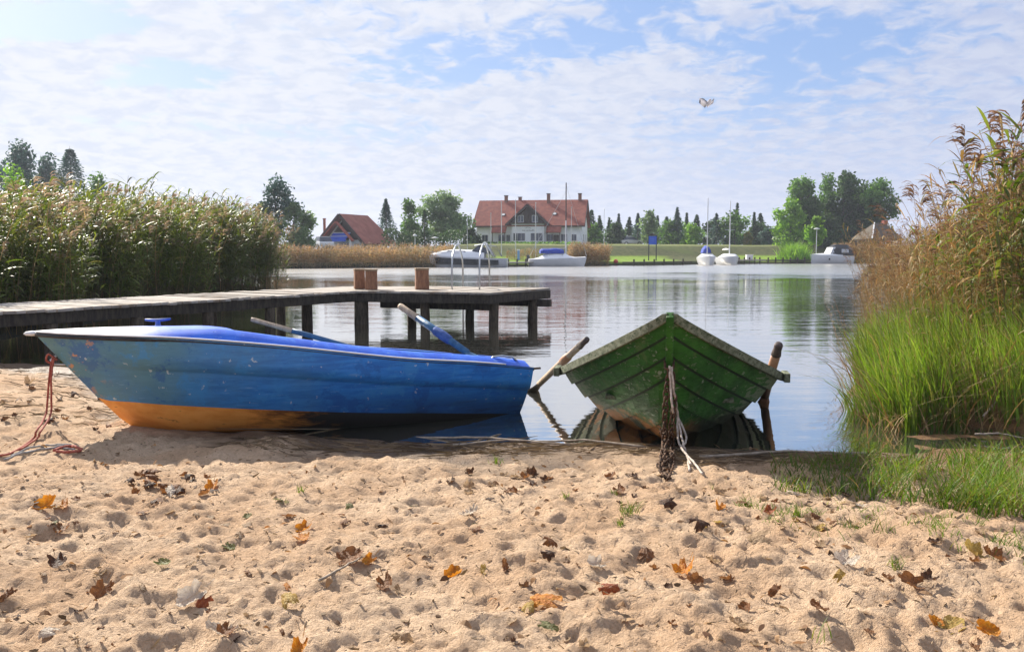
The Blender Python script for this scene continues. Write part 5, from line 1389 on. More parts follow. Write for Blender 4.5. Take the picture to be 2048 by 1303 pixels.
mb = MB(); mb.beam((-2.72, -1.93, ze + .03), (-.7, -.02, zr_ + .06), .16, .10); mb.build('pale_hip_board', m_whitep, tr_o)
mb = MB(); mb.box((.95, 0, zr_ + .1), (.55, .5, .5)); mb.build('ridge_cap', m_redtrim, tr_o)
for xx in (-2.1, 1.8):
    for yy in (-1.5, 1.5):
        mb = MB(); mb.tube([(xx, yy, -.4), (xx, yy, ze - .15)], .10, 8); mb.build('post', m_timber, shel)

# ------------------------------------------------------------------ boats on the far shore
def far_xy(u, off=0.0):
    y = 76.0
    for _ in range(6): y = float(far_shore((u - 1024) / FPX * y)) + off
    return (u - 1024) / FPX * y, y
m_hullw = pm('boat white', (.88, .89, .90), (.82, .83, .84), 1.5, .3, coat=.3)
m_hulldark = pm('dark hull band', (.012, .015, .022), (.03, .035, .045), 1.5, .25)
def boat_hull(L, B, zb, zs, keel=-.35, n=14, flare=1.0, stern=.85):
    """sections along x (0 stern .. L bow), z of the sheer from zs (stern) to zb (bow)"""
    secs = []
    for i in range(n):
        t_ = i / (n - 1); b = B / 2 * (stern + (1 - stern) * min(1, t_ * 3)) * (1 - max(0, (t_ - .45) / .55) ** 2.2)
        z = zs + (zb - zs) * t_ ** 1.6; x = L * t_; rk = .10 * L * max(0, (t_ - .6) / .4) ** 2
        row = []
        for q in (-1, -.96, -.84, -.5, 0, .5, .84, .96, 1):
            a = abs(q); zz = keel + (z - keel) * (a ** 2.6); row.append((x - rk * (1 - a), b * (abs(q) ** .7) * (1 if q > 0 else -1) if q else 0, zz))
        secs.append(row)
    return secs
# motor cruiser, bow to the left
cx, cy = far_xy(937, -1.6); 
cru = thing('motor_cruiser', 'white motor cruiser with dark hull band moored by the brown reeds', 'boat', (cx + 155 / FPX * cy / 2, cy, 0), R(180 - 4))
CL = 155 / FPX * cy * 1.02
mb = MB(); sc_ = boat_hull(CL, 2.3, 1.12, .82); mb.loft(sc_); mb.poly(sc_[0]); mb.build('hull', m_hullw, cru, smooth=True)
mb = MB()
for sg in (1, -1):
    rows = []
    for t_ in np.linspace(.10, .93, 14):
        b = 2.3 / 2 * (.85 + .15 * min(1, t_ * 3)) * (1 - max(0, (t_ - .45) / .55) ** 2.2); z = .82 + .30 * t_ ** 1.6; rk = .10 * CL * max(0, (t_ - .6) / .4) ** 2
        rows.append([(CL * t_ - rk * .45, sg * (b * .90 + .07), .22 + .10 * t_), (CL * t_ - rk * .15, sg * (b * 1.0 + .045), z - .14)])
    mb2 = MB(); mb2.loft(rows if sg < 0 else [q[::-1] for q in rows]); mb2.build('hull_band', m_hulldark, cru)
mb = MB()
dk = []
for t_ in np.linspace(.28, .97, 10):
    b = 2.3 / 2 * (1 - max(0, (t_ - .45) / .55) ** 2.2); z = .82 + .30 * t_ ** 1.6; up = .72 * math.sin(math.pi * min(1, (1 - t_) * 1.15)) ** .75 if t_ > .5 else .72
    dk.append([(CL * t_, b * .99, z), (CL * t_, b * .75, z + up * .75), (CL * t_, 0, z + up), (CL * t_, -b * .75, z + up * .75), (CL * t_, -b * .99, z)])
mb.loft(dk); mb.build('deck', m_hullw, cru, smooth=True)
for sg in (1, -1):
    mb = MB(); mb.loft([[(CL * .78, sg * .62, 1.36), (CL * .74, sg * .60, 1.56)], [(CL * .50, sg * .93, 1.20), (CL * .52, sg * .86, 1.52)]]); mb.build('cabin_window', m_glass, cru)
mb = MB(); mb.loft([[(CL * .44, .85, 1.28), (CL * .44, -.85, 1.28)], [(CL * .36, .72, 2.0), (CL * .36, -.72, 2.0)]]); mb.loft([[(CL * .44, .85, 1.50), (CL * .36, .72, 2.0)], [(CL * .22, .92, 1.20), (CL * .25, .80, 1.72)]]); mb.loft([[(CL * .44, -.85, 1.50), (CL * .36, -.72, 2.0)], [(CL * .22, -.92, 1.20), (CL * .25, -.80, 1.72)]])
mb.build('windscreen', m_glass, cru)
mb = MB(); arch = [(CL * .16, 1.02, .95), (CL * .22, .98, 1.75), (CL * .27, .80, 2.22), (CL * .28, 0, 2.30), (CL * .27, -.80, 2.22), (CL * .22, -.98, 1.6), (CL * .16, -1.02, .95)]
mb.tube(arch, .07, 6); mb.build('radar_arch', m_hullw, cru, smooth=True)
mb = MB(); mb.loft([[(CL * .36, .74, 1.88), (CL * .36, 0, 1.98), (CL * .36, -.74, 1.88)], [(CL * .27, .82, 2.05), (CL * .27, 0, 2.16), (CL * .27, -.82, 2.05)], [(CL * .12, .86, 1.9), (CL * .14, 0, 1.98), (CL * .14, -.86, 1.88)], [(CL * .07, .95, 1.0), (CL * .07, 0, 1.02), (CL * .07, -.95, 1.0)]])
mb.build('canopy', m_dark, cru)
mb = MB(); mb.loft([[(CL * x, b, z), (CL * x, b * .5, z + .07), (CL * x, -b * .5, z + .07), (CL * x, -b, z), (CL * x, 0, z - .05)] for x, b, z in ((.25, .80, 2.06), (.32, .84, 2.10), (.41, .70, 2.0))], closed=True, caps=True); mb.build('hardtop', m_hullw, cru)
mb = MB(); mb.tube([(CL * .95, .25, 1.12), (CL * .95, .25, 1.42), (CL * 1.0, 0, 1.48), (CL * .95, -.25, 1.42), (CL * .95, -.25, 1.12)], .02, 5); mb.tube([(CL * .95, .25, 1.42), (CL * .6, .95, 1.40)], .02, 5); mb.tube([(CL * .95, -.25, 1.42), (CL * .6, -.95, 1.40)], .02, 5)
mb.build('bow_rail', m_steel, cru)
# sailing yacht with blue cover
yx, yy_ = far_xy(1113, -1.2); YL = 117 / FPX * yy_
ya = thing('sailing_yacht', 'white sailing yacht under a blue canvas cover with one tall mast', 'boat', (yx - YL / 2 + .1, yy_, 0), R(3))
mb = MB(); sc_ = boat_hull(YL, 2.0, .92, .72); mb.loft(sc_); mb.poly(sc_[0]); mb.build('hull', m_hullw, ya, smooth=True)
mb = MB(); dk = []
for t_ in np.linspace(.0, .98, 12):
    b = 1.0 * (.85 + .15 * min(1, t_ * 3)) * (1 - max(0, (t_ - .45) / .55) ** 2.2); z = .72 + .20 * t_ ** 1.6; up = .50 * math.exp(-((t_ - .45) / .24) ** 4)
    dk.append([(YL * t_, b, z), (YL * t_, b * .62, z + .02 + up), (YL * t_, 0, z + .05 + up * 1.1), (YL * t_, -b * .62, z + .02 + up), (YL * t_, -b, z)])
mb.loft(dk); mb.build('cabin', m_hullw, ya, smooth=True)
for sg in (1, -1):
    mb = MB(); mb.box((YL * .46, sg * .70, 1.05), (YL * .24, .10, .14)); mb.build('cabin_window', m_glass, ya)
mxm = (1130 - 1055) / 117 * YL
mb = MB(); mt = at(1130, 365, yy_).z; mb.tube([(mxm, 0, .9), (mxm, 0, mt * .55)], [.07, .06], 8); mb.build('mast', m_whitep, ya)
mb = MB(); mb.tube([(mxm, 0, mt * .55), (mxm, 0, mt)], [.062, .05], 8); mb.build('upper_mast', m_timber, ya)
mb = MB()
def loaf(mbx, x0, x1, wd_, z0, z1, seed):
    rg = random.Random(seed); rows = []
    for k in range(8):
        t_ = k / 7; x = x0 + (x1 - x0) * t_; h_ = z0 + (z1 - z0) * (.75 + .25 * math.sin(math.pi * t_)) * rg.uniform(.88, 1.06)
        rows.append([(x, wd_, z0), (x, wd_ * .8, z0 + (h_ - z0) * .7), (x, wd_ * .3, h_), (x, -wd_ * .3, h_), (x, -wd_ * .8, z0 + (h_ - z0) * .7), (x, -wd_, z0)])
    mbx.loft(rows, caps=True)
loaf(mb, YL * .20, YL * .60, .72, 1.28, 1.78, 2); cv = mb.build('boat_cover', m_bluecloth, ya, smooth=True)
mb = MB(); mb.beam((YL * .22, 0, 1.74), (YL * .62, 0, 1.78), .25, .09); mb.build('furled_sail', m_whitep, ya)
mb = MB(); mb.box((YL * .0, .15, .75), (.30, .32, .75)); mb.build('outboard_motor', m_dark, ya, bevel=.05)
for u_ in (.3, .9):
    mb = MB(); mb.tube([(mxm, 0, mt * (.98 if u_ > .5 else .9)), (YL * (1.0 if u_ > .5 else -.0), 0, .95 if u_ > .5 else .8)], .012, 4); mb.build('stay', m_steel, ya)
# two small sailboats seen end on
def end_on(u, v_top, label, cover, seed):
    x, y = far_xy(u, -.9); rt = thing('small_sailboat', label, 'boat', (x, y + 4.0 - 4.6, 0), R(-90 + (6 if seed else -5)), 'small sailing boats moored end on')
    mb = MB(); sc_ = boat_hull(4.6, 1.95, .98, .8); mb.loft(sc_); mb.poly(sc_[0]); mb.build('hull', m_hullw, rt, smooth=True)
    mb = MB(); dk = []
    for t_ in np.linspace(.0, .98, 10):
        b = .97 * (.85 + .15 * min(1, t_ * 3)) * (1 - max(0, (t_ - .45) / .55) ** 2.2); z = .80 + .18 * t_ ** 1.6; up = .32 * math.exp(-((t_ - .5) / .22) ** 4)
        dk.append([(4.6 * t_, b, z), (4.6 * t_, b * .6, z + .02 + up), (4.6 * t_, -b * .6, z + .02 + up), (4.6 * t_, -b, z)])
    mb.loft(dk); mb.build('cabin', m_hullw, rt, smooth=True)
    mb = MB(); mb.box((4.6 * .66, 0, 1.06), (.05, .5, .18)); mb.build('cabin_window', m_glass, rt)
    zt = at(u, v_top, y).z
    mb = MB(); mb.tube([(2.5, 0, 1.0), (2.5, 0, zt)], [.065, .04], 7); mb.build('mast', m_whitep, rt)
    mb = MB(); mb.beam((2.5, -.55, zt * .55), (2.5, .55, zt * .55), .04, .04); mb.build('spreader', m_steel, rt)
    if cover:
        mb = MB(); loaf(mb, .6, 2.5, .45, 1.3, 2.05, 5); mb.build('boat_cover', m_bluecloth, rt, smooth=True)
    else:
        mb = MB(); mb.tube([(2.5, 0, 1.7), (1.2, .05, 1.72), (.3, 0, 1.66)], [.07, .11, .06], 7); mb.build('boom', m_whitep, rt, smooth=True)
end_on(1404, 400, 'small white sailboat with blue bundled cover, left of the end on pair', True, 0)
end_on(1439, 405, 'small white sailboat without a cover, right of the end on pair', False, 1)
# white cabin boat on the right, bow left
bx, by = far_xy(1657, -1.6); BL = 86 / FPX * by
cab = thing('cabin_boat', 'white cabin boat with black canvas top by the right bank', 'boat', (bx + BL / 2, by, 0), R(180 + 6))
mb = MB(); sc_ = boat_hull(BL, 2.1, 1.12, .92); mb.loft(sc_); mb.poly(sc_[0]); mb.build('hull', m_hullw, cab, smooth=True)
mb = MB(); dk = []
for t_ in np.linspace(.30, .97, 9):
    b = 1.05 * (1 - max(0, (t_ - .45) / .55) ** 2.2); z = .92 + .20 * t_ ** 1.6; up = .35 * max(0, 1 - (t_ - .3) / .65) ** .6
    dk.append([(BL * t_, b, z), (BL * t_, b * .75, z + up), (BL * t_, -b * .75, z + up), (BL * t_, -b, z)])
mb.loft(dk, caps=True); mb.build('deck', m_hullw, cab, smooth=True)
mb = MB(); mb.loft([[(BL * .58, .82, 1.25), (BL * .52, .74, 1.95), (BL * .52, -.74, 1.95), (BL * .58, -.82, 1.25)], [(BL * .46, .85, 1.2), (BL * .46, .76, 2.0), (BL * .46, -.76, 2.0), (BL * .46, -.85, 1.2)]], caps=True); mb.build('windscreen', m_hullw, cab)
mb = MB(); mb.loft([[(BL * x, b, .98), (BL * x, b * .92, z * .82), (BL * x, b * .5, z), (BL * x, -b * .5, z), (BL * x, -b * .92, z * .82), (BL * x, -b, .98)] for x, b, z in ((.52, .88, 2.02), (.40, .97, 2.30), (.16, .98, 2.26), (.02, .96, 1.9))], caps=True)
cn = mb.build('canvas_top', m_dark, cab, smooth=False)
m_clear = pm('clear canvas window', (.55, .56, .60), (.65, .66, .70), 2, .2)
for sg in (1, -1):
    mb = MB(); mb.loft([[(BL * .33, sg * .985, 1.32), (BL * .33, sg * .955, 1.76)], [(BL * .16, sg * .995, 1.32), (BL * .16, sg * .96, 1.74)]]); mb.build('canvas_window', m_clear, cn)
    mb = MB(); mb.loft([[(BL * .57, sg * .855, 1.32), (BL * .53, sg * .79, 1.80)], [(BL * .47, sg * .875, 1.30), (BL * .47, sg * .80, 1.84)]]); mb.build('side_window', m_clear, cab)
mb = MB(); mb.box((BL * .62, 1.03, .55), (.16, .04, .22)); mb.build('porthole', m_dark, cab)

# ------------------------------------------------------------------ pontoons, notice board, poles, lamps, cars
def pontoon(label, u0, u1, off, dep, z, mat, posts):
    x0, y0 = far_xy(u0, off); x1, y1 = far_xy(u1, off)
    rt = thing('pontoon', label, 'pontoon', ((x0 + x1) / 2, (y0 + y1) / 2, 0)); B0 = Vector(rt.location)
    mb = MB(); mb.beam(Vector((x0, y0, z)) - B0, Vector((x1, y1, z)) - B0, dep, .14); mb.build('deck', mat, rt)
    for k in range(posts):
        t_ = (k + .5) / posts; p = Vector((x0 + (x1 - x0) * t_, y0 + (y1 - y0) * t_ - dep / 2 + .1, 0)) - B0
        mb = MB(); mb.tube([p + Vector((0, 0, -1)), p + Vector((0, 0, z + .35))], .09, 7); mb.build('post', m_post, rt)
pontoon('low dark pontoon on the far shore in front of the notice board', 1255, 1372, -1.3, 1.6, .32, m_wood_dark, 6)
pontoon('grey landing stage between cruiser and yacht', 1008, 1060, -.6, 1.6, .40, m_wood_grey, 3)
pontoon('short timber pier with pale piles right of the end on sailboats', 1458, 1520, -1.0, 1.5, .45, m_wood_grey, 6)
pontoon('long dark landing edge below the lawn left of the white cabin boat', 1525, 1612, -.9, 1.2, .40, m_wood_dark, 6)
x, y = far_xy(1497, -.6); mb = MB(); mb.box((0, 0, .25), (.75, .6, .5)); mb.box((0, 0, .53), (.82, .66, .07)); o = mb.build('dock_box', m_whitep, bevel=.03); o.location = (x, y, .53); tag(o, 'small white box standing on the short timber pier', 'box')
nx_, ny_ = (1303 - 1024) / FPX * 95, 95.0; nz = hf(nx_, ny_)
nb_ = thing('notice_board', 'bright blue notice board on two black posts on the far lawn', 'sign', (nx_, ny_, nz), R(-8))
z0_, z1_ = at(0, 489, 95).z - nz, at(0, 472, 95).z - nz
mb = MB(); mb.box((.05, -.06, (z0_ + z1_) / 2), (.85, .05, z1_ - z0_)); pn = mb.build('panel', m_bluesign, nb_)
mb = MB(); mb.box((-.02, -.095, (z0_ + z1_) / 2 + .15), (.5, .015, .06)); mb.box((.0, -.095, (z0_ + z1_) / 2 - .05), (.42, .015, .05)); mb.build('faint_lines', pm('pale blue', (.10, .2, .7), None), pn)
for xx in (-.36, .46):
    mb = MB(); mb.box((xx, 0, z1_ / 2 - .1), (.11, .09, z1_ + .4)); mb.build('post', m_dark, nb_)
mb = MB(); mb.prism([(-.55, -.15, z1_ + .05), (.65, -.15, z1_ + .05), (.05, -.15, z1_ + .3)], (0, .3, 0)); mb.build('roof', m_timber, nb_)
def flagpole(u, vt, vb, label, y, r=.045):
    x = (u - 1024) / FPX * y; zb = hf(x, y); zt = at(u, vt, y).z
    rt = thing('flagpole', label, 'pole', (x, y, zb), 0, 'white poles before the white house')
    mb = MB(); mb.tube([(0, 0, -.3), (0, 0, (zt - zb) * .5), (0, 0, zt - zb)], [r, r * .9, r * .6], 7); mb.build('pole', m_whitep, rt)
    mb = MB(); mb.lathe((0, 0, zt - zb), [(.02, 0), (r * 1.3, .04), (r * 1.3, .10), (.02, .14)], 8); mb.build('finial', m_steel, rt)
for u, vt, lab, y, r in ((935, 432, 'thin white pole left of the white house', 92, .035), (982, 428, 'white pole before the left wing of the white house', 93, .045), (1003, 405, 'tall white pole left of the white house bay', 94, .05),
                      (1031, 402, 'tall white pole before the dark timber gable', 93, .055), (1071, 407, 'tall white pole right of the white house lettering', 94, .055), (1142, 416, 'white pole right of the yacht mast before the house', 95, .045), (1207, 420, 'thin pale pole right of the white house', 100, .035)):
    flagpole(u, vt, 0, lab, y, r)
def lamp(u, vt, y, label, flat=False):
    x = (u - 1024) / FPX * y; zb = hf(x, y); zt = at(u, vt, y).z - zb
    rt = thing('street_lamp', label, 'lamp', (x, y, zb), 0, 'small white lamps on the far bank')
    mb = MB(); mb.tube([(0, 0, -.2), (0, 0, zt - .2)], [.055, .045], 7); mb.build('pole', m_whitep, rt)
    mb = MB(); mb.lathe((0, 0, zt - .2), [(.06, 0), (.22, .06), (.24, .16), (.12, .28), (.02, .32)] if not flat else [(.08, 0), (.38, .06), (.40, .12), (.1, .22)], 10); mb.build('lamp_globe', m_whitep, rt, smooth=True)
lamp(831, 470, 96, 'white globe lamp before the dark hedge'); lamp(871, 474, 95, 'small lamp on pole right of the globe lamp', True); lamp(1630, 456, 106, 'tall flat topped lamp before the great willows', True)
def car(u, vb, y, label, col, rz, L=4.2):
    x = (u - 1024) / FPX * y; zb = hf(x, y); rt = thing('parked_car', label, 'car', (x, y, zb), rz, 'parked cars on the far bank')
    mt_ = pm('car paint', col, tuple(c * .92 for c in col), 2, .25, coat=.5)
    prof = [(-.5, .35), (-.5, .75), (-.46, .88), (-.22, .95), (.5, .80), (.5, .35)]
    mb = MB(); mb.loft([[(px * L, yy, pz) for px, pz in prof] for yy in (-.82, .82)], closed=True, caps=True); bd = mb.build('body', mt_, rt, bevel=.06)
    mb = MB(); mb.loft([[(-.42 * L, -.74, .9), (-.30 * L, -.60, 1.42), (.08 * L, -.60, 1.42), (.26 * L, -.74, .88)], [(-.42 * L, .74, .9), (-.30 * L, .60, 1.42), (.08 * L, .60, 1.42), (.26 * L, .74, .88)]], closed=True, caps=True); mb.build('glasshouse', m_glass, rt, bevel=.04)
    mb = MB(); mb.box((-.11 * L, 0, 1.44), (.36 * L, 1.2, .05)); mb.build('roof', mt_, rt, bevel=.02)
    for wx in (-.30, .31):
        for wy in (-.80, .80):
            mb = MB(); mb.tube([(wx * L, wy - .1, .32), (wx * L, wy + .1, .32)], .32, 14); wh = mb.build('wheel', m_black, rt)
            mb = MB(); mb.tube([(wx * L, wy - .11, .32), (wx * L, wy + .11, .32)], .19, 10); mb.build('rim', m_steel, wh)
car(646, 490, 96, 'white car half hidden by dry reeds left of the blue awning', (.72, .73, .75), R(120), 3.6)
car(1262, 478, 138, 'pale car parked far off among the young trees', (.6, .6, .6), R(5), 3.5)
x, y = far_xy(1231, .3); mb = MB(); mb.lathe((0, 0, 0), [(.05, 0), (.22, .08), (.26, .22), (.18, .38), (.05, .45)], 10); o = mb.build('buoy', pm('red buoy', (.6, .06, .04), (.5, .04, .03), 3, .4), smooth=True); o.location = (x, y, hf(x, y)); tag(o, 'small red buoy lying on the shore by the orange reeds', 'buoy')
x, y = far_xy(1037, 3.5); nzz = hf(x, y); wp_ = thing('water_pump', 'small pale blue and white service post on the lawn behind the landing stage', 'post', (x, y, nzz))
mb = MB(); mb.box((0, 0, .5), (.25, .25, 1.0)); mb.build('column', pm('pale blue', (.15, .3, .55), (.2, .35, .6), 2), wp_, bevel=.02)
mb = MB(); mb.box((0, 0, 1.06), (.32, .32, .12)); mb.build('cap', m_whitep, wp_, bevel=.02)

# ------------------------------------------------------------------ bird in the sky
bp = at(1416, 203, 24.0); m_bird = leafm('pale feathers', [(.70, .70, .74), (.78, .77, .80)], .62, .8, 8.0, .1, (1, .98, .96)); _bs = .85; bird = thing('bird', 'small pale bird with raised wings in the open sky', 'bird', bp, R(15))
m_birdt = pm('grey wing edge', (.22, .23, .26), (.32, .33, .35), 12, .8)
mb = MB(); mb.tube([(.0, .14, -.13), (0, .06, -.10), (0, -.04, -.05), (0, -.12, .0), (0, -.16, .03), (0, -.20, .02)], [.012, .05, .065, .05, .035, .008], 9)
for sg in (-1, 1):
    rows = []
    for t_, z_, ch, y_ in ((0, -.06, .22, .02), (.35, .0, .26, .03), (.7, .06, .22, .05), (1, .10, .06, .09)):
        xx = sg * (.03 + .23 * t_); rows.append([(xx, -ch / 2 + y_, z_), (xx, y_, z_ + .012), (xx, ch / 2 + y_, z_ - .13), (xx, y_, z_ - .010)])
    mb.loft(rows, closed=True, caps=True)
bird.scale = (_bs, _bs, _bs)
mb.build('body', m_bird, bird, smooth=True)
for sg in (-1, 1):
    mb = MB(); mb.tube([(sg * .10, -.05, .0), (sg * .18, -.02, .075), (sg * .265, .07, .10)], [.010, .014, .006], 5); mb.build('wing_edge', m_birdt, bird, smooth=True)

# ------------------------------------------------------------------ fallen leaves on the sand
def leaf_mesh(seed, lobes, curl):
    rg = random.Random(seed); N_ = 36; ring = []
    for i in range(N_):
        a = 2 * math.pi * i / N_
        if lobes: r = .70 + .26 * abs(math.cos(lobes * a / 2.0)) ** .9 + .05 * math.cos(11 * a) + rg.uniform(-.05, .05)
        else: r = .55 + .45 * math.cos(a) ** 2 * (1 if math.cos(a) > 0 else .85)
        if abs(a - math.pi) < .2: r *= .55
        ring.append((math.cos(a) * r, math.sin(a) * r * (1 if lobes else .62)))
    V = [(0, 0, 0)]; F = []; kx, ky, tw = rg.uniform(.5, 1.3) * curl, rg.uniform(.5, 1.6) * curl, rg.uniform(-.8, .8) * curl
    wav = [rg.uniform(-.2, .2) for _ in range(N_)]
    for k in (.35, .7, 1.0):
        for i, (x, y) in enumerate(ring):
            x, y = x * k, y * k
            z = (1 if seed % 3 else -1) * .62 * (kx * .35 * x * x + ky * .55 * y * y) + tw * .4 * x * y + wav[i] * k * k * .8 - .06 * math.exp(-(y * 9) ** 2) * (1 if x > -.9 else 0) * k
            V.append((x * (1 - .12 * curl * abs(x)), y * (1 - .28 * curl * abs(y)), z))
    for i in range(N_): F.append((0, 1 + i, 1 + (i + 1) % N_))
    for k in range(2):
        for i in range(N_): a = 1 + k * N_ + i; b = 1 + k * N_ + (i + 1) % N_; F.append((a, a + N_, b + N_, b))
    n0 = len(V); sw = .022
    for t_ in (0, .5, 1): # stalk
        x = -.75 - .6 * t_; z = .10 + .16 * t_ * curl
        V += [(x, -sw, z), (x, sw, z)]
    F += [(n0, n0 + 1, n0 + 3, n0 + 2), (n0 + 2, n0 + 3, n0 + 5, n0 + 4)]
    mn = min(v[2] for v in V); V = [(x, y, z - mn) for x, y, z in V]
    me = bpy.data.meshes.new('fallen_leaf'); me.from_pydata(V, [], F)
    for p in me.polygons: p.use_smooth = True
    return me
def deadleaf(name, c1, c2, vein):
    m, t = new_mat(name); vec = t.n('ShaderNodeTexCoord').outputs['Object']
    c = t.mix(t.ss(t.noise(vec, 2.5, 5.0, .65), .35, .65), c1, c2)
    y = t.n('ShaderNodeSeparateXYZ', {0: vec}).outputs[1]
    c = t.mix(t.ss(t.m('ABSOLUTE', y), .05, .015, 0, .6), c, vein)
    c = t.mix(t.ss(t.noise(vec, 9.0, 4.0, .6), .62, .68, 0, .7), c, tuple(k * .35 for k in c1))
    b = t.n('ShaderNodeBump', {'Strength': .6, 'Distance': .05, 'Height': t.noise(vec, 6.0, 4.0)})
    p = t.n('ShaderNodeBsdfPrincipled', {'Base Color': c, 'Roughness': .6, 'Normal': b.outputs[0]})
    ms = t.n('ShaderNodeMixShader', {0: .35, 1: p.outputs[0], 2: t.n('ShaderNodeBsdfTranslucent', {'Color': c}).outputs[0]})
    fin(t, ms.outputs[0]); return m
LMAT = {'orange': deadleaf('orange leaf', (.50, .16, .012), (.62, .26, .02), (.5, .25, .06)), 'brown': deadleaf('brown leaf', (.17, .07, .022), (.28, .12, .04), (.3, .16, .07)),
        'pale': deadleaf('pale leaf', (.55, .46, .36), (.66, .58, .48), (.45, .33, .22)), 'yellow': deadleaf('yellow leaf', (.42, .26, .05), (.50, .36, .10), (.4, .3, .1)),
        'dark': deadleaf('dark leaf', (.06, .03, .016), (.12, .055, .025), (.14, .08, .04)), 'tan': deadleaf('tan leaf', (.36, .24, .13), (.46, .32, .19), (.3, .18, .09)), 'red': deadleaf('red leaf', (.26, .06, .02), (.36, .11, .035), (.4, .15, .05)),
        'green': deadleaf('greenish leaf', (.16, .18, .06), (.25, .24, .10), (.3, .28, .12))}
LMESH = [leaf_mesh(i, (5, 5, 0, 3, 5, 0, 7)[i % 7], (.9, 1.5, 1.3, 1.9, 1.2, 1.8, 1.6)[i % 7]) for i in range(14)]
_lm = {}
def fallen(u, v, px, kind, label, seed, group, cat='leaf'):
    rg = random.Random(seed); g = on_sand(u, v); k = seed % len(LMESH)
    key = (k, kind)
    if key not in _lm:
        me = LMESH[k].copy(); me.materials.append(LMAT[kind]); _lm[key] = me
    o = link_mesh('fallen_leaf', _lm[key]); big = group.startswith('single'); s = px / FPX * g.y / 2.0 * (1.10 if big else 1.0)
    o.scale = (s, s, s * rg.uniform(.6, 1.05)); o.rotation_euler = (rg.uniform(.05, .65) if big else rg.uniform(-.4, .4), rg.uniform(-.4, .4), rg.uniform(0, 6.28))
    if big: o.rotation_euler = (Matrix.Rotation(rg.uniform(.1, .6), 3, 'X') @ Matrix.Rotation(rg.uniform(-.35, .35), 3, 'Y') @ Matrix.Rotation(rg.uniform(0, 6.28), 3, 'Z')).to_euler()
    o.location = (g.x, g.y, h0(g.x, g.y) + s * (.16 if big else .05))
    return tag(o, label, cat, group)
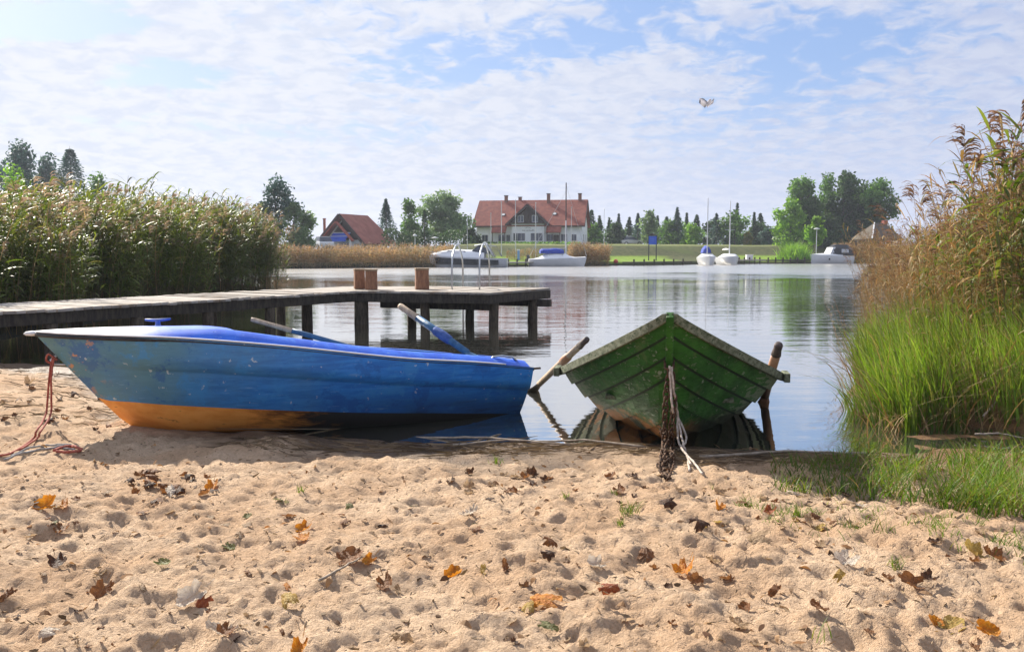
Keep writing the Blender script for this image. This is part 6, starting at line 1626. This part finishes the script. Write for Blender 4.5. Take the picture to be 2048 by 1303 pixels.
BIG = [(607, 1056, 44, 'orange', 'upper one of two small orange leaves, one above the other, left of centre'), (604, 1081, 40, 'orange', 'lower one of the two small orange leaves left of centre'),
       (700, 1122, 66, 'brown', 'large brown orange leaf curled beside a thin twig'), (738, 1136, 42, 'orange', 'small orange leaf touching the large curled brown one'),
       (906, 1153, 54, 'orange', 'ragged orange leaf with dark edge in the middle of the sand'), (966, 1146, 36, 'yellow', 'small yellow leaf right of the ragged orange one'),
       (1010, 1139, 44, 'brown', 'brown leaf third in the small line of middle leaves'), (1370, 1147, 64, 'orange', 'bright orange leaf, the brightest on the right half of the sand'),
       (1390, 1166, 40, 'brown', 'thin brown leaf under the bright orange leaf'), (1092, 1212, 74, 'orange', 'large orange leaf near the bottom centre of the sand'), (1058, 1222, 50, 'yellow', 'yellow tan leaf just left of the large bottom orange leaf'),
       (1218, 1190, 52, 'red', 'dark red leaf right of the large bottom orange leaf'), (1548, 1186, 46, 'brown', 'brown orange leaf standing on edge in the right sand'), (1676, 1172, 50, 'yellow', 'golden leaf in the right sand, left of a crumpled brown pair'),
       (1820, 1168, 66, 'brown', 'crumpled reddish brown leaf in the right sand'), (1858, 1162, 44, 'dark', 'dark curled leaf just right of the crumpled reddish one'), (1905, 1252, 60, 'yellow', 'yellow leaf on the rim of a hollow at the lower right'),
       (1972, 1264, 58, 'orange', 'orange leaf at the lower right corner beside the yellow one'), (1868, 1246, 40, 'orange', 'pale orange leaf just left of the yellow leaf on the hollow rim'), (1640, 1222, 50, 'brown', 'brown lobed leaf standing upright at the lower right middle'),
       (445, 1264, 84, 'pale', 'big crumpled whitish leaf with brown middle near the bottom left'), (450, 1272, 56, 'brown', 'brown leaf lying inside the big crumpled whitish leaf'), (385, 1200, 74, 'pale', 'whitish curled leaf with a red brown tip in the lower left sand'), (408, 1204, 46, 'red', 'red brown leaf tip joined to the whitish curled leaf'),
       (100, 1274, 52, 'pale', 'flat pale leaf in the bottom left corner'), (583, 1215, 60, 'yellow', 'yellowish leaf with curled stalk right of the big whitish leaf'), (575, 1176, 30, 'orange', 'tiny orange leaf above the yellowish curled leaf'),
       (18, 1200, 48, 'brown', 'brown leaf cut by the left edge near the bottom'), (125, 1061, 46, 'brown', 'brown leaf in the left sand above a dark twig'), (115, 1132, 50, 'dark', 'dark curled leaf in the left sand'), (205, 1186, 54, 'brown', 'brown leaf lying in a hollow of the left sand'),
       (325, 1130, 44, 'green', 'dull greenish leaf in the left middle sand'), (90, 1017, 56, 'orange', 'flat orange brown leaf near the left edge below the rope'), (130, 1016, 40, 'orange', 'second flat orange brown leaf beside the one near the left edge'),
       (940, 1035, 54, 'pale', 'greyish pale leaf folded upright in the middle distance'), (772, 1168, 54, 'brown', 'reddish brown leaf in a hollow left of the ragged orange leaf'), (1190, 1133, 48, 'pale', 'pale twisted leaf left of the bright orange leaf'),
       (1292, 1118, 46, 'brown', 'brown boat shaped leaf above the bright orange leaf'), (1097, 1094, 42, 'brown', 'orange brown leaf standing upright in the centre of the sand'), (1098, 1118, 38, 'dark', 'dark leaf just below the upright centre leaf'),
       (1095, 1266, 54, 'green', 'greenish leaf at the bottom centre edge'), (800, 1288, 64, 'tan', 'long pale tan leaf at the bottom edge left of centre'), (1475, 1252, 50, 'tan', 'curled tan leaf at the bottom right of centre'), (1490, 1220, 36, 'brown', 'small brown leaf above the curled tan leaf'),
       (1692, 1126, 60, 'pale', 'pale greenish flat leaf beside grass on the right sand'), (1540, 1027, 40, 'red', 'bright red leaf among the grass right of the chain'), (1440, 1016, 36, 'orange', 'orange leaf between the chain and the bright red leaf'), (1618, 1050, 48, 'tan', 'pale tan leaf right of the bright red leaf'),
       (1705, 1052, 42, 'tan', 'standing tan leaf near the upright pair of blades'), (1945, 1105, 60, 'yellow', 'yellow leaf by the grass near the right edge'), (1985, 1118, 52, 'brown', 'brown leaf right of the yellow one near the right edge'), (1520, 1083, 56, 'tan', 'pink tan hollow leaf on the right middle sand'),
       (1395, 1062, 60, 'dark', 'round grey brown leaf mound below the bushiest tuft'), (1335, 1015, 44, 'dark', 'dark curled leaf below the chain foot'), (345, 992, 50, 'pale', 'pale rounded leaf at the edge of the dark leaf pile'), (300, 973, 40, 'orange', 'orange leaf at the left end of the dark leaf pile'),
       (425, 974, 40, 'orange', 'orange leaf at the right end of the dark leaf pile'), (2020, 1010, 50, 'pale', 'pinkish pale leaf in the grass at the right edge'), (1985, 1000, 40, 'tan', 'tan leaf in the grass left of the pinkish one'), (600, 1300, 60, 'orange', 'orange leaf cut by the bottom edge left of centre')]
for i, (u, v, px, kd, lab) in enumerate(BIG): fallen(u, v, px, kd, lab, i * 3 + 1, 'single leaves lying on the sand')
rg = random.Random(21)
def band(n, u0, u1, v0, v1, kinds, s0, s1, label, group, seed):
    rgx = random.Random(seed)
    for i in range(n):
        u, v = rgx.uniform(u0, u1), rgx.uniform(v0, v1)
        fallen(u, v, rgx.uniform(s0, s1), rgx.choice(kinds), label, seed * 100 + i * 7, group)
band(24, 255, 435, 950, 990, ('dark', 'brown', 'dark', 'brown'), 22, 40, 'small brown leaf heaped in the dark leaf pile below the blue boat shadow', 'leaves of the dark pile', 3)
band(28, 900, 1360, 945, 1010, ('brown', 'tan', 'dark', 'tan'), 18, 38, 'small dry leaf in the band of leaves below the two boats', 'leaves in the band below the boats', 4)
band(22, 1400, 1720, 985, 1065, ('brown', 'tan', 'yellow', 'tan'), 20, 40, 'small dry leaf scattered among the sparse grass right of the chain', 'leaves among the sparse grass', 5)
band(28, 1560, 2048, 955, 1040, ('tan', 'dark', 'tan', 'pale'), 22, 44, 'dull leaf lying in the shaded grass at the right', 'leaves in the shaded grass', 6)
band(42, 0, 1000, 985, 1110, ('brown', 'tan', 'dark', 'tan', 'green'), 16, 36, 'small dull leaf on the far part of the left sand', 'small leaves on the left sand', 7)
band(34, 0, 1000, 1110, 1300, ('brown', 'tan', 'dark', 'tan'), 16, 38, 'small dull leaf on the near part of the left sand', 'small leaves on the near left sand', 8)
band(34, 1000, 2000, 1070, 1300, ('brown', 'tan', 'dark', 'tan'), 16, 38, 'small dull leaf on the near part of the right sand', 'small leaves on the near right sand', 9)
band(22, 0, 260, 745, 860, ('brown', 'dark', 'tan', 'dark'), 16, 34, 'small leaf on the sand behind the hanging red rope', 'leaves behind the red rope', 10)

# ------------------------------------------------------------------ sticks and litter along the water line
m_stick = pm('grey driftwood', (.24, .19, .14), (.38, .31, .24), 20, .85, .002, 60, c3=(.10, .07, .05), s3=30)
def stick(u0, v0, u1, v1, r, label, bend=.03, lift=.015):
    a, b = os_(u0, v0, lift), os_(u1, v1, lift); m_ = (a + b) / 2 + Vector((0, 0, bend))
    m_.z = max(m_.z, h0(m_.x, m_.y) + r)
    mb = MB(); mb.tube([p - a for p in sag_pts([a, a.lerp(m_, .6) , m_, m_.lerp(b, .5), b], 3, r * .6, int(u0))], [r * (1 - .5 * k / 12) for k in range(13)], 6)
    o = mb.build('stick', m_stick, smooth=True); o.location = a; tag(o, label, 'stick', 'sticks along the water line')
stick(815, 878, 1140, 893, .012, 'long pale reed stalk lying along the water line below the blue boat stern')
stick(905, 893, 1120, 889, .009, 'thinner stalk close below the long pale stalk')
stick(1290, 900, 1050, 886, .010, 'stalk lying from the green boat stem towards the left oar')
stick(1400, 918, 1735, 912, .012, 'dark stalk along the water edge right of the green boat')
stick(1500, 882, 1735, 895, .008, 'thin stalk floating in the water right of the green boat', lift=.02)
stick(955, 885, 1040, 872, .009, 'short stick angled up from the water under the blue stern')
stick(640, 1168, 725, 1122, .006, 'thin twig beside the large curled brown leaf', .0)
stick(1965, 855, 2048, 810, .010, 'long pale dead stalk leaning in the sedge at the right edge', .02, .12)
stick(1950, 880, 2048, 845, .010, 'second pale dead stalk below the leaning one at the right edge', .02, .05)
rs = np.random.RandomState(17); n = 1100
u = rs.uniform(440, 1800, n); v = np.interp(u, [440, 700, 1100, 1400, 1800], [905, 893, 892, 912, 915]) + rs.normal(size=n) * 9
k = rs.rand(n) < .30; u[k] = rs.uniform(1380, 1760, k.sum()); v[k] = rs.uniform(908, 950, k.sum())
P = np.array([tuple(gnd(a, b, .04)) for a, b in zip(u, v)])
kk = rs.rand(n) < .16
uu = rs.uniform(0, 260, n); vv = rs.uniform(730, 870, n); P2 = np.array([tuple(gnd(a, b, .05)) for a, b in zip(uu, vv)]); P[kk] = P2[kk]
P[:, 2] = np.maximum(H(P[:, 0], P[:, 1]), 0.0) + .004
az = rs.normal(size=n) * .45 + np.where(rs.rand(n) < .5, 0, math.pi); L = rs.uniform(.04, .26, n)
d = np.stack([np.cos(az), np.sin(az), rs.normal(size=n) * .05], 1); kx = np.linspace(0, 1, 4)
C = P[:, None, :] + d[:, None, :] * (L[:, None] * kx[None, :])[..., None]
C[:, :, 2] = np.maximum(H(C[:, :, 0].ravel(), C[:, :, 1].ravel()).reshape(n, 4), 0.0) + .006 + rs.uniform(0, .012, n)[:, None]
W = rs.uniform(.0015, .005, n)[:, None] * np.array([1, 1, .9, .4])[None, :]
Dw = np.stack([-np.sin(az), np.cos(az), rs.uniform(-.6, .6, n)], 1)
V1, Q1 = strips(C, W, Dw)
m_litter = leafm('reed litter', [(.20, .13, .07), (.34, .25, .16), (.08, .05, .03), (.26, .18, .10)], .1, .85, 2.0, .3)
nb = NB(); nb.add(V1, Q1)
V1, Q1 = strips(C + [0, 0, .001], W, np.cross(d, Dw)); nb.add(V1, Q1)
tag(nb.build('reed_litter', [m_litter], base=(0, 6.4, 0)), 'broken reed stalks and twigs washed up along the water line', 'litter', kind='stuff')
m_bits = leafm('dry leaf bits', [(.20, .10, .04), (.34, .22, .12), (.10, .05, .025), (.42, .30, .18), (.28, .13, .04)], .25, .8, 2.0, .3, (1, .8, .5))
# fine crumbs and twig bits over the dry sand
n = 3800; yv = 2.4 + 3.8 * rs.rand(n) ** 1.0; xv = rs.uniform(-.66, .66, n) * yv; P = np.stack([xv, yv, H(xv, yv) + .002], 1)
az = rs.uniform(0, 6.28, n); L = rs.uniform(.006, .030, n) * rs.choice([1, 1, 1, 1.6], n); d = np.stack([np.cos(az), np.sin(az), rs.normal(size=n) * .35], 1)
C = P[:, None, :] + d[:, None, :] * (L[:, None] * np.linspace(0, 1, 3)[None, :])[..., None]
V1, Q1 = strips(C, (rs.uniform(.0010, .0040, n) * rs.choice([1, 1, 1, 2.2], n))[:, None] * np.array([.8, 1, .4])[None, :], rdirs(rs, n))
nb = NB(); nb.add(V1, Q1); n = 900; yv = 2.5 + 3.9 * rs.rand(n); xv = rs.uniform(-.66, .66, n) * yv; k_ = vnoise(xv * 1.6, yv * 1.6, 71) + rs.uniform(-.2, .2, n) > -.05; xv, yv = xv[k_], yv[k_]; n = len(xv)
P = np.stack([xv, yv, H(xv, yv) + .003], 1); az = rs.uniform(0, 6.28, n); L = rs.uniform(.018, .05, n); d = np.stack([np.cos(az), np.sin(az), rs.normal(size=n) * .3], 1); kq = np.linspace(0, 1, 5)
C = P[:, None, :] + d[:, None, :] * (L[:, None] * kq[None, :])[..., None]; C[:, :, 2] += (np.sin(kq * 3.14)[None, :] * L[:, None] * rs.uniform(0, .35, n)[:, None])
Dw = np.stack([-np.sin(az), np.cos(az), rs.normal(size=n) * .5], 1); Dw /= np.linalg.norm(Dw, axis=1, keepdims=True)
nb.add(*strips(C, L[:, None] * rs.uniform(.18, .34, n)[:, None] * np.array([.25, .8, 1, .7, .1])[None, :], Dw), 1)
tag(nb.build('leaf_crumbs', [m_litter, m_bits], base=(0, 4, .1)), 'fine bits of leaf and twig strewn over the sand', 'litter', kind='stuff')
# ------------------------------------------------------------------ air: pale even haze over the lake and the far bank
m_haze, t = new_mat('haze')
t.n('ShaderNodeOutputMaterial', {'Volume': t.n('ShaderNodeVolumePrincipled', {'Color': (0.80, 0.87, 1.0, 1), 'Density': 0.00045, 'Anisotropy': 0.2}).outputs[0]})
hz = MB(); hz.box((0, 420, 16), (1100, 980, 37.6))
tag(hz.build('haze', m_haze), kind='stuff')
